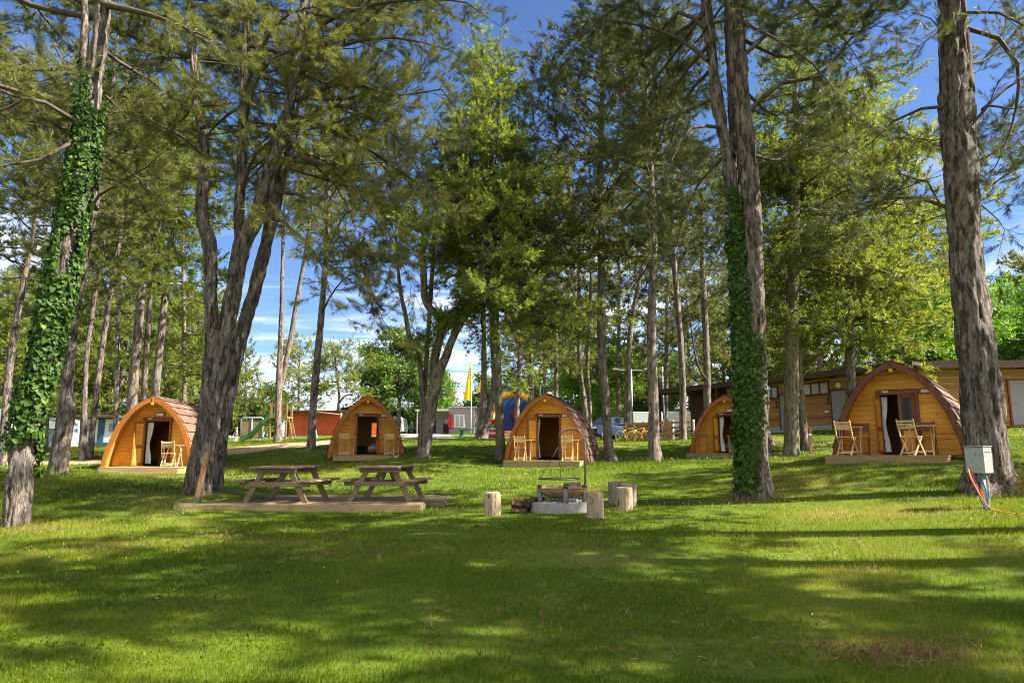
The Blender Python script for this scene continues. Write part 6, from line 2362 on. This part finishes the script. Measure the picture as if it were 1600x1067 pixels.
    t = thing('playground_slide', 'wooden playground tower with a long green slide behind the slender pines', 'slide', (b[0], 56, z))
    hp = W(430, 651, 56)[2] - z
    for x_ in (-.85, .42):
        for y_ in (0, 1.3):
            MB().box((x_, y_, (hp + 1.1) / 2), (.14, .14, hp + 1.1)).build('post', M['play_wood'], t)
    MB().box((-.2, .65, hp - .05), (1.45, 1.6, .14)).build('platform', M['play_wood'], t)
    m = MB()
    for q in np.arange(-.75, .4, .22):
        m.box((q, -.02, hp + .5), (.10, .04, .9))
    m.box((-.2, -.03, hp + .95), (1.3, .05, .10))
    m.build('railing', M['play_wood'], t)
    m = MB()
    m.bar((.48, .3, hp), (1.0, .3, 0), .08, .1)
    m.bar((.48, 1.1, hp), (1.0, 1.1, 0), .08, .1)
    for k in range(6):
        f = (k + .5) / 6
        m.bar((.35 + .65 * f, .3, hp * (1 - f)), (.35 + .65 * f, 1.1, hp * (1 - f)), .05, .05)
    m.build('ladder', M['play_wood'], t)
    xe = W(373, 688, 56)[0] - b[0]
    prof = [(-.80, hp + .02), (-1.0, hp - .02), (-1.3, hp - .22), (xe + .75, .52), (xe + .35, .36), (xe, .34)]
    Pp = np.array([(x_, 0, z_) for x_, z_ in prof])
    P, F = [], []
    sec = [(-.30, .30), (-.27, .30), (-.25, .02), (.25, .02), (.27, .30), (.30, .30), (.28, -.06), (-.28, -.06)]
    for p in Pp:
        for sy, sz in sec:
            P.append((p[0], .55 + sy, p[2] + sz))
    for i in range(len(Pp) - 1):
        for k in range(8):
            q, w_ = i * 8 + k, i * 8 + (k + 1) % 8
            F.append((q, w_, w_ + 8, q + 8))
    MB().add(P, F).build('chute', M['green_plastic'], t)
    MB().box((xe + .1, .55, .2), (.3, .5, .36), bev=.04).build('slide_end', M['yellow_paint'], t)
    # climbing wall frame with brown board
    b = W(392, 690, 60)
    t = thing('climbing_board', 'brown climbing board in a dark metal frame behind the green slide', 'climbing wall', (b[0], 60, gz(b[0], 60)))
    m = MB()
    m.tube([(-.95, 0, 0), (-.95, 0, 2.0), (-.85, 0, 2.1), (.85, 0, 2.1), (.95, 0, 2.0), (.95, 0, 0)], .07, 8)
    m.tube([(0, 0, 0), (0, 0, 2.1)], .06, 8)
    m.build('frame', M['grey_metal'], t)
    MB().box((0, .02, 1.1), (1.75, .06, 1.6)).build('board', M['dark_timber'] if False else M['weathered'], t)
    # white swing frame
    b = W(515, 684, 58)
    z = gz(b[0], 58)
    t = thing('swing_frame', 'pale swing frame with slanting white poles in front of the red building', 'swing', (b[0], 58, z))
    h = 2.3
    m = MB()
    m.tube([(-1.6, -.2, h + .1), (1.8, .2, h - .25)], .055, 8)
    m.build('top_bar', M['post'], t)
    for x0, x1, y1 in ((-1.6, -.75, -.9), (-1.6, -2.0, .9), (.9, 1.15, -.9), (.9, .7, .9)):
        MB().tube([(x0, 0, h), (x1, y1, 0)], .05, 8).build('leg', M['white'], t)
    # dark blue car
    b = W(950, 687, 53)
    t = thing('parked_car', 'dark blue parked car seen past the roof of the middle pod', 'car', (b[0], 53, gz(b[0], 53)), math.radians(38))
    side = [(-2.05, .42), (-2.1, .75), (-1.95, .98), (-1.0, 1.12), (-.45, 1.62), (.2, 1.72), (1.45, 1.70), (1.95, 1.25), (2.08, 1.05), (2.08, .45), (1.7, .32), (-1.8, .32)]
    bm = bmesh.new()
    rings = []
    for yy, sc in ((-.86, .97), (-.78, 1.0), (.78, 1.0), (.86, .97)):
        ring = []
        for x_, z_ in side:
            inset = max(0, (z_ - 1.05)) * .28
            y_ = yy - math.copysign(inset, yy)
            ring.append(bm.verts.new((x_ * sc, y_, .32 + (z_ - .32) * sc)))
        rings.append(ring)
    nn = len(side)
    for a_, c_ in zip(rings[:-1], rings[1:]):
        for k in range(nn):
            bm.faces.new((a_[k], a_[(k + 1) % nn], c_[(k + 1) % nn], c_[k]))
    bm.faces.new(rings[0])
    bm.faces.new(list(reversed(rings[-1])))
    bmesh.ops.recalc_face_normals(bm, faces=bm.faces)
    me = bpy.data.meshes.new('body')
    bm.to_mesh(me)
    bm.free()
    me.materials.append(M['navy'])
    link('body', me, t)
    for x0, x1, x2, x3 in ((-.80, -.38, .30, .30), (.38, .38, 1.28, 1.45)):
        for s_ in (-1, 1):
            m = MB()
            m.add([(x0, s_ * .855, 1.14), (x3, s_ * .855, 1.14), (x2, s_ * .715, 1.60), (x1, s_ * .715, 1.60), (x0, s_ * .80, 1.14), (x3, s_ * .80, 1.14), (x2, s_ * .69, 1.60), (x1, s_ * .69, 1.60)],
                  [(0, 1, 2, 3), (7, 6, 5, 4), (0, 4, 5, 1), (1, 5, 6, 2), (2, 6, 7, 3), (3, 7, 4, 0)])
            m.build('side_window', M['glass'], t)
    MB().add([(-1.0, -.70, 1.15), (-1.0, .70, 1.15), (-.50, .60, 1.62), (-.50, -.60, 1.62), (-.95, -.7, 1.1), (-.95, .7, 1.1), (-.45, .6, 1.56), (-.45, -.6, 1.56)],
             [(0, 1, 2, 3), (7, 6, 5, 4), (0, 4, 5, 1), (1, 5, 6, 2), (2, 6, 7, 3), (3, 7, 4, 0)]).build('windscreen', M['glass'], t)
    for x_ in (-1.3, 1.25):
        for s_ in (-1, 1):
            wh = MB().tube([(x_, s_ * .66, .34), (x_, s_ * .88, .34)], .34, 20).build('wheel', M['rubber'], t)
            MB().tube([(x_, s_ * .70, .34), (x_, s_ * .895, .34)], .20, 14).build('rim', M['alloy'], wh)
    for s_ in (-1, 1):
        MB().box((-2.02, s_ * .6, .82), (.12, .34, .16), bev=.03).build('headlight', M['lens'], t)
        MB().box((2.05, s_ * .66, 1.0), (.08, .22, .2), bev=.02).build('tail_light', M['red'], t)
    # yellow bicycles by the fence
    proto = None
    for k, (px, Y, rz, lab) in enumerate(((982, 44.4, .1, 'yellow bicycle leaning at the left end of the terrace fence'), (999, 44.2, .25, 'yellow bicycle by the terrace fence, right of the T-shaped light pole'))):
        b = W(px, 690, Y)
        loc = (b[0], Y, gz(b[0], Y))
        if proto is None:
            t = thing('bicycle', lab, 'bicycle', loc, rz, 'yellow bicycles')
            for x_ in (-.52, .52):
                ring = [(x_ + .32 * math.cos(a_), 0, .34 + .32 * math.sin(a_)) for a_ in np.linspace(0, 2 * PI, 25)]
                wh = MB().tube(ring, .026, 6).build('wheel', M['yellow_paint'], t)
                m = MB()
                for a_ in np.linspace(0, 2 * PI, 9)[:-1]:
                    m.tube([(x_, 0, .34), (x_ + .31 * math.cos(a_), 0, .34 + .31 * math.sin(a_))], .004, 4)
                m.build('spokes', M['steel'], wh)
            m = MB()
            for p_, q_ in (((-.52, 0, .34), (-.08, 0, .32)), ((-.08, 0, .32), (-.22, 0, .85)), ((-.2, 0, .78), (.36, 0, .86)), ((-.08, 0, .32), (.38, 0, .78)), ((-.52, 0, .34), (-.2, 0, .78)), ((.34, 0, .92), (.52, 0, .34))):
                m.tube([p_, q_], .022, 7)
            m.build('frame', M['yellow_paint'], t)
            MB().box((-.24, 0, .90), (.26, .15, .06), bev=.02).build('saddle', M['black'], t)
            MB().tube([(.28, -.28, .98), (.36, -.1, 1.0), (.36, .1, 1.0), (.28, .28, .98)], .016, 6).build('handlebar', M['black'], t)
            proto = t
        else:
            copy_thing(proto, loc, rz, lab)


def person(label, px, py, Y, face, h, shirt, legs, hair, sit=False):
    b = W(px, py, Y)
    z = gz(b[0], Y)
    t = thing('person', label, 'person', (b[0], Y, z), face)
    k = h / 1.75

    def skin(name, verts, edges, rad, mat, parent):
        me = bpy.data.meshes.new(name)
        me.from_pydata([tuple(c * k for c in v) for v in verts], edges, [])
        me.materials.append(mat)
        o = link(name, me, parent)
        bm = bmesh.new()
        bm.from_mesh(me)
        lay = bm.verts.layers.skin.verify()
        for i, v in enumerate(bm.verts):
            v[lay].radius = (rad[i] * k, rad[i] * k)
            v[lay].use_root = (i == 0)
        bm.to_mesh(me)
        bm.free()
        o.modifiers.new('skin', 'SKIN')
        s = o.modifiers.new('smooth', 'SUBSURF')
        s.levels = s.render_levels = 1
        return o
    st = .10
    V = [(0, 0, .95), (0, 0, 1.15), (0, 0, 1.38), (0, -.01, 1.50), (0, -.02, 1.60), (0, -.025, 1.70),
         (.10, 0, .88), (.11, -st, .48), (.11, -st * .6, .07), (.12, -st - .10, .03),
         (-.10, 0, .88), (-.11, st, .48), (-.11, st * 1.8, .09), (-.12, st * 1.8 - .12, .04),
         (.19, 0, 1.38), (.25, .03, 1.12), (.24, -.10, .88), (.24, -.14, .79),
         (-.19, 0, 1.38), (-.25, .02, 1.12), (-.24, -.06, .88), (-.24, -.10, .79)]
    E = [(0, 1), (1, 2), (2, 3), (3, 4), (4, 5), (0, 6), (6, 7), (7, 8), (8, 9), (0, 10), (10, 11), (11, 12), (12, 13), (2, 14), (14, 15), (15, 16), (16, 17), (2, 18), (18, 19), (19, 20), (20, 21)]
    R = [.13, .12, .13, .055, .085, .08, .085, .06, .045, .045, .085, .06, .045, .045, .06, .042, .034, .04, .06, .042, .034, .04]
    skin('body', V, E, R, M['skin'], t)
    ix = [1, 2, 0, 14, 15, 18, 19]
    SV = [V[1], V[2], (0, 0, .93), V[14], V[15], V[18], V[19]]
    skin('shirt', SV, [(0, 1), (0, 2), (1, 3), (3, 4), (1, 5), (5, 6)], [.15, .155, .15, .08, .062, .08, .062], shirt, t)
    skin('trousers', [V[0], V[6], V[7], V[8], V[10], V[11], V[12]], [(0, 1), (1, 2), (2, 3), (0, 4), (4, 5), (5, 6)], [.148, .105, .078, .06, .105, .078, .06], legs, t)
    m = MB()
    m.lathe([(.0, .135), (.05, .125), (.085, .09), (.098, .03), (.092, -.02)], 14, (0, 0, 0))
    o = m.build('hair', hair, t)
    o.location = (0, -.012 * k, 1.665 * k)
    o.scale = (k, k, k)
    # nose and ears keep the head readable
    return t


def world_and_light():
    sv = Vector((.985, -.172, 0)).normalized()
    el = math.radians(44)
    sd = Vector((sv.x * math.cos(el), sv.y * math.cos(el), math.sin(el)))
    ld = bpy.data.lights.new('sun', 'SUN')
    ld.energy = 5.0
    ld.angle = math.radians(.53)
    ld.color = (1.0, .93, .80)
    lo = bpy.data.objects.new('sun', ld)
    COL.objects.link(lo)
    lo.location = (20, -10, 30)
    lo.rotation_euler = sd.to_track_quat('Z', 'Y').to_euler()
    w = bpy.data.worlds.new('World')
    scene.world = w
    w.use_nodes = True
    nt = w.node_tree
    bg = nt.nodes['Background']
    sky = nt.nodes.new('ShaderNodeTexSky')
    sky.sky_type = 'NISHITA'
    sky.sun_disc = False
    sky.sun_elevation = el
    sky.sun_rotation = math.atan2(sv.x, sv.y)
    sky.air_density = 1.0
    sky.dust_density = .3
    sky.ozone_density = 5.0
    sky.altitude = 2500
    # thin high cloud: noise over the dome
    tc = nt.nodes.new('ShaderNodeTexCoord')
    sep = nt.nodes.new('ShaderNodeSeparateXYZ')
    nt.links.new(tc.outputs['Generated'], sep.inputs[0])
    mx = nt.nodes.new('ShaderNodeMath')
    mx.operation = 'MAXIMUM'
    mx.inputs[1].default_value = .06
    nt.links.new(sep.outputs['Z'], mx.inputs[0])
    dv = nt.nodes.new('ShaderNodeVectorMath')
    dv.operation = 'DIVIDE'
    cb = nt.nodes.new('ShaderNodeCombineXYZ')
    for k in range(3):
        nt.links.new(mx.outputs[0], cb.inputs[k])
    nt.links.new(tc.outputs['Generated'], dv.inputs[0])
    nt.links.new(cb.outputs[0], dv.inputs[1])
    mp = nt.nodes.new('ShaderNodeMapping')
    mp.inputs['Scale'].default_value = (.55, .9, 0)
    mp.inputs['Rotation'].default_value = (0, 0, .5)
    nt.links.new(dv.outputs[0], mp.inputs['Vector'])
    ns = nt.nodes.new('ShaderNodeTexNoise')
    ns.inputs['Scale'].default_value = .9
    ns.inputs['Detail'].default_value = 8
    ns.inputs['Roughness'].default_value = .62
    ns.inputs['Distortion'].default_value = .4
    nt.links.new(mp.outputs[0], ns.inputs['Vector'])
    # more cloud low down; unseen cloud overhead and behind is added for fill light
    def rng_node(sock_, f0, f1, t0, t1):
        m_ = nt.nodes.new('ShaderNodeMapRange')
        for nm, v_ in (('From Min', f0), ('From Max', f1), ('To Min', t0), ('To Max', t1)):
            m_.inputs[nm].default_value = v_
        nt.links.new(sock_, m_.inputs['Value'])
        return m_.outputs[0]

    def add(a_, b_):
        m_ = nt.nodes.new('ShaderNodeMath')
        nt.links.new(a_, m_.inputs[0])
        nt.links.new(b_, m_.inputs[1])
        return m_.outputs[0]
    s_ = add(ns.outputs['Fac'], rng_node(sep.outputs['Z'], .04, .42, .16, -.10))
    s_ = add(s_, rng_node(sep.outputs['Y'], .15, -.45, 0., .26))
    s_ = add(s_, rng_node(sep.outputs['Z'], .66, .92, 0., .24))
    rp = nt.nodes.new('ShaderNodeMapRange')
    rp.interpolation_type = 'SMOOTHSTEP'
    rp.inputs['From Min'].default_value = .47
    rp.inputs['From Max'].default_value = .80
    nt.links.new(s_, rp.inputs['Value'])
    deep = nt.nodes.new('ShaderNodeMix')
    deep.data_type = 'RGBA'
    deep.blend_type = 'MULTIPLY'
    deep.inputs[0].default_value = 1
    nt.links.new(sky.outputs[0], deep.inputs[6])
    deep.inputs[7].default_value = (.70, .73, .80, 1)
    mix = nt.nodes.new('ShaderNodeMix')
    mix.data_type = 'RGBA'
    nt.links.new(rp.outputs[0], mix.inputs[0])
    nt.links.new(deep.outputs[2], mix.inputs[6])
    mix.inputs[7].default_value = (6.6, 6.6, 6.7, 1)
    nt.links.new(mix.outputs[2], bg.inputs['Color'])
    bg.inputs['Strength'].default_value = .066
    scene.view_settings.view_transform = 'Standard'
    scene.view_settings.look = 'None'
    scene.view_settings.exposure = 2.16
    scene.view_settings.gamma = 1
    scene.view_settings.use_curve_mapping = False
    scene.cycles.max_bounces = 6
    scene.cycles.diffuse_bounces = 4
    scene.cycles.transmission_bounces = 4
    scene.cycles.use_denoising = True
    scene.cycles.filter_width = 1.05


pods()
picnic()
fire_pit()
meter_box()
hall()
other_buildings()
site_things()
person('person in green shirt and blue jeans walking right of the second pod', 643, 685, 90, .3, 1.78, M['green_shirt'], M['jeans'], M['hair'])
person('fair haired child in peach clothes at the foot of the green slide', 369, 686, 55.5, 2.2, 1.3, M['peach_cloth'], M['peach_cloth'], M['hair_blond'])
person('small child in pale clothes beyond the green slide', 404, 688, 62, .8, 1.45, M['pale_cloth'], M['pale_cloth'], M['hair'])
build_ground()
build_grass()
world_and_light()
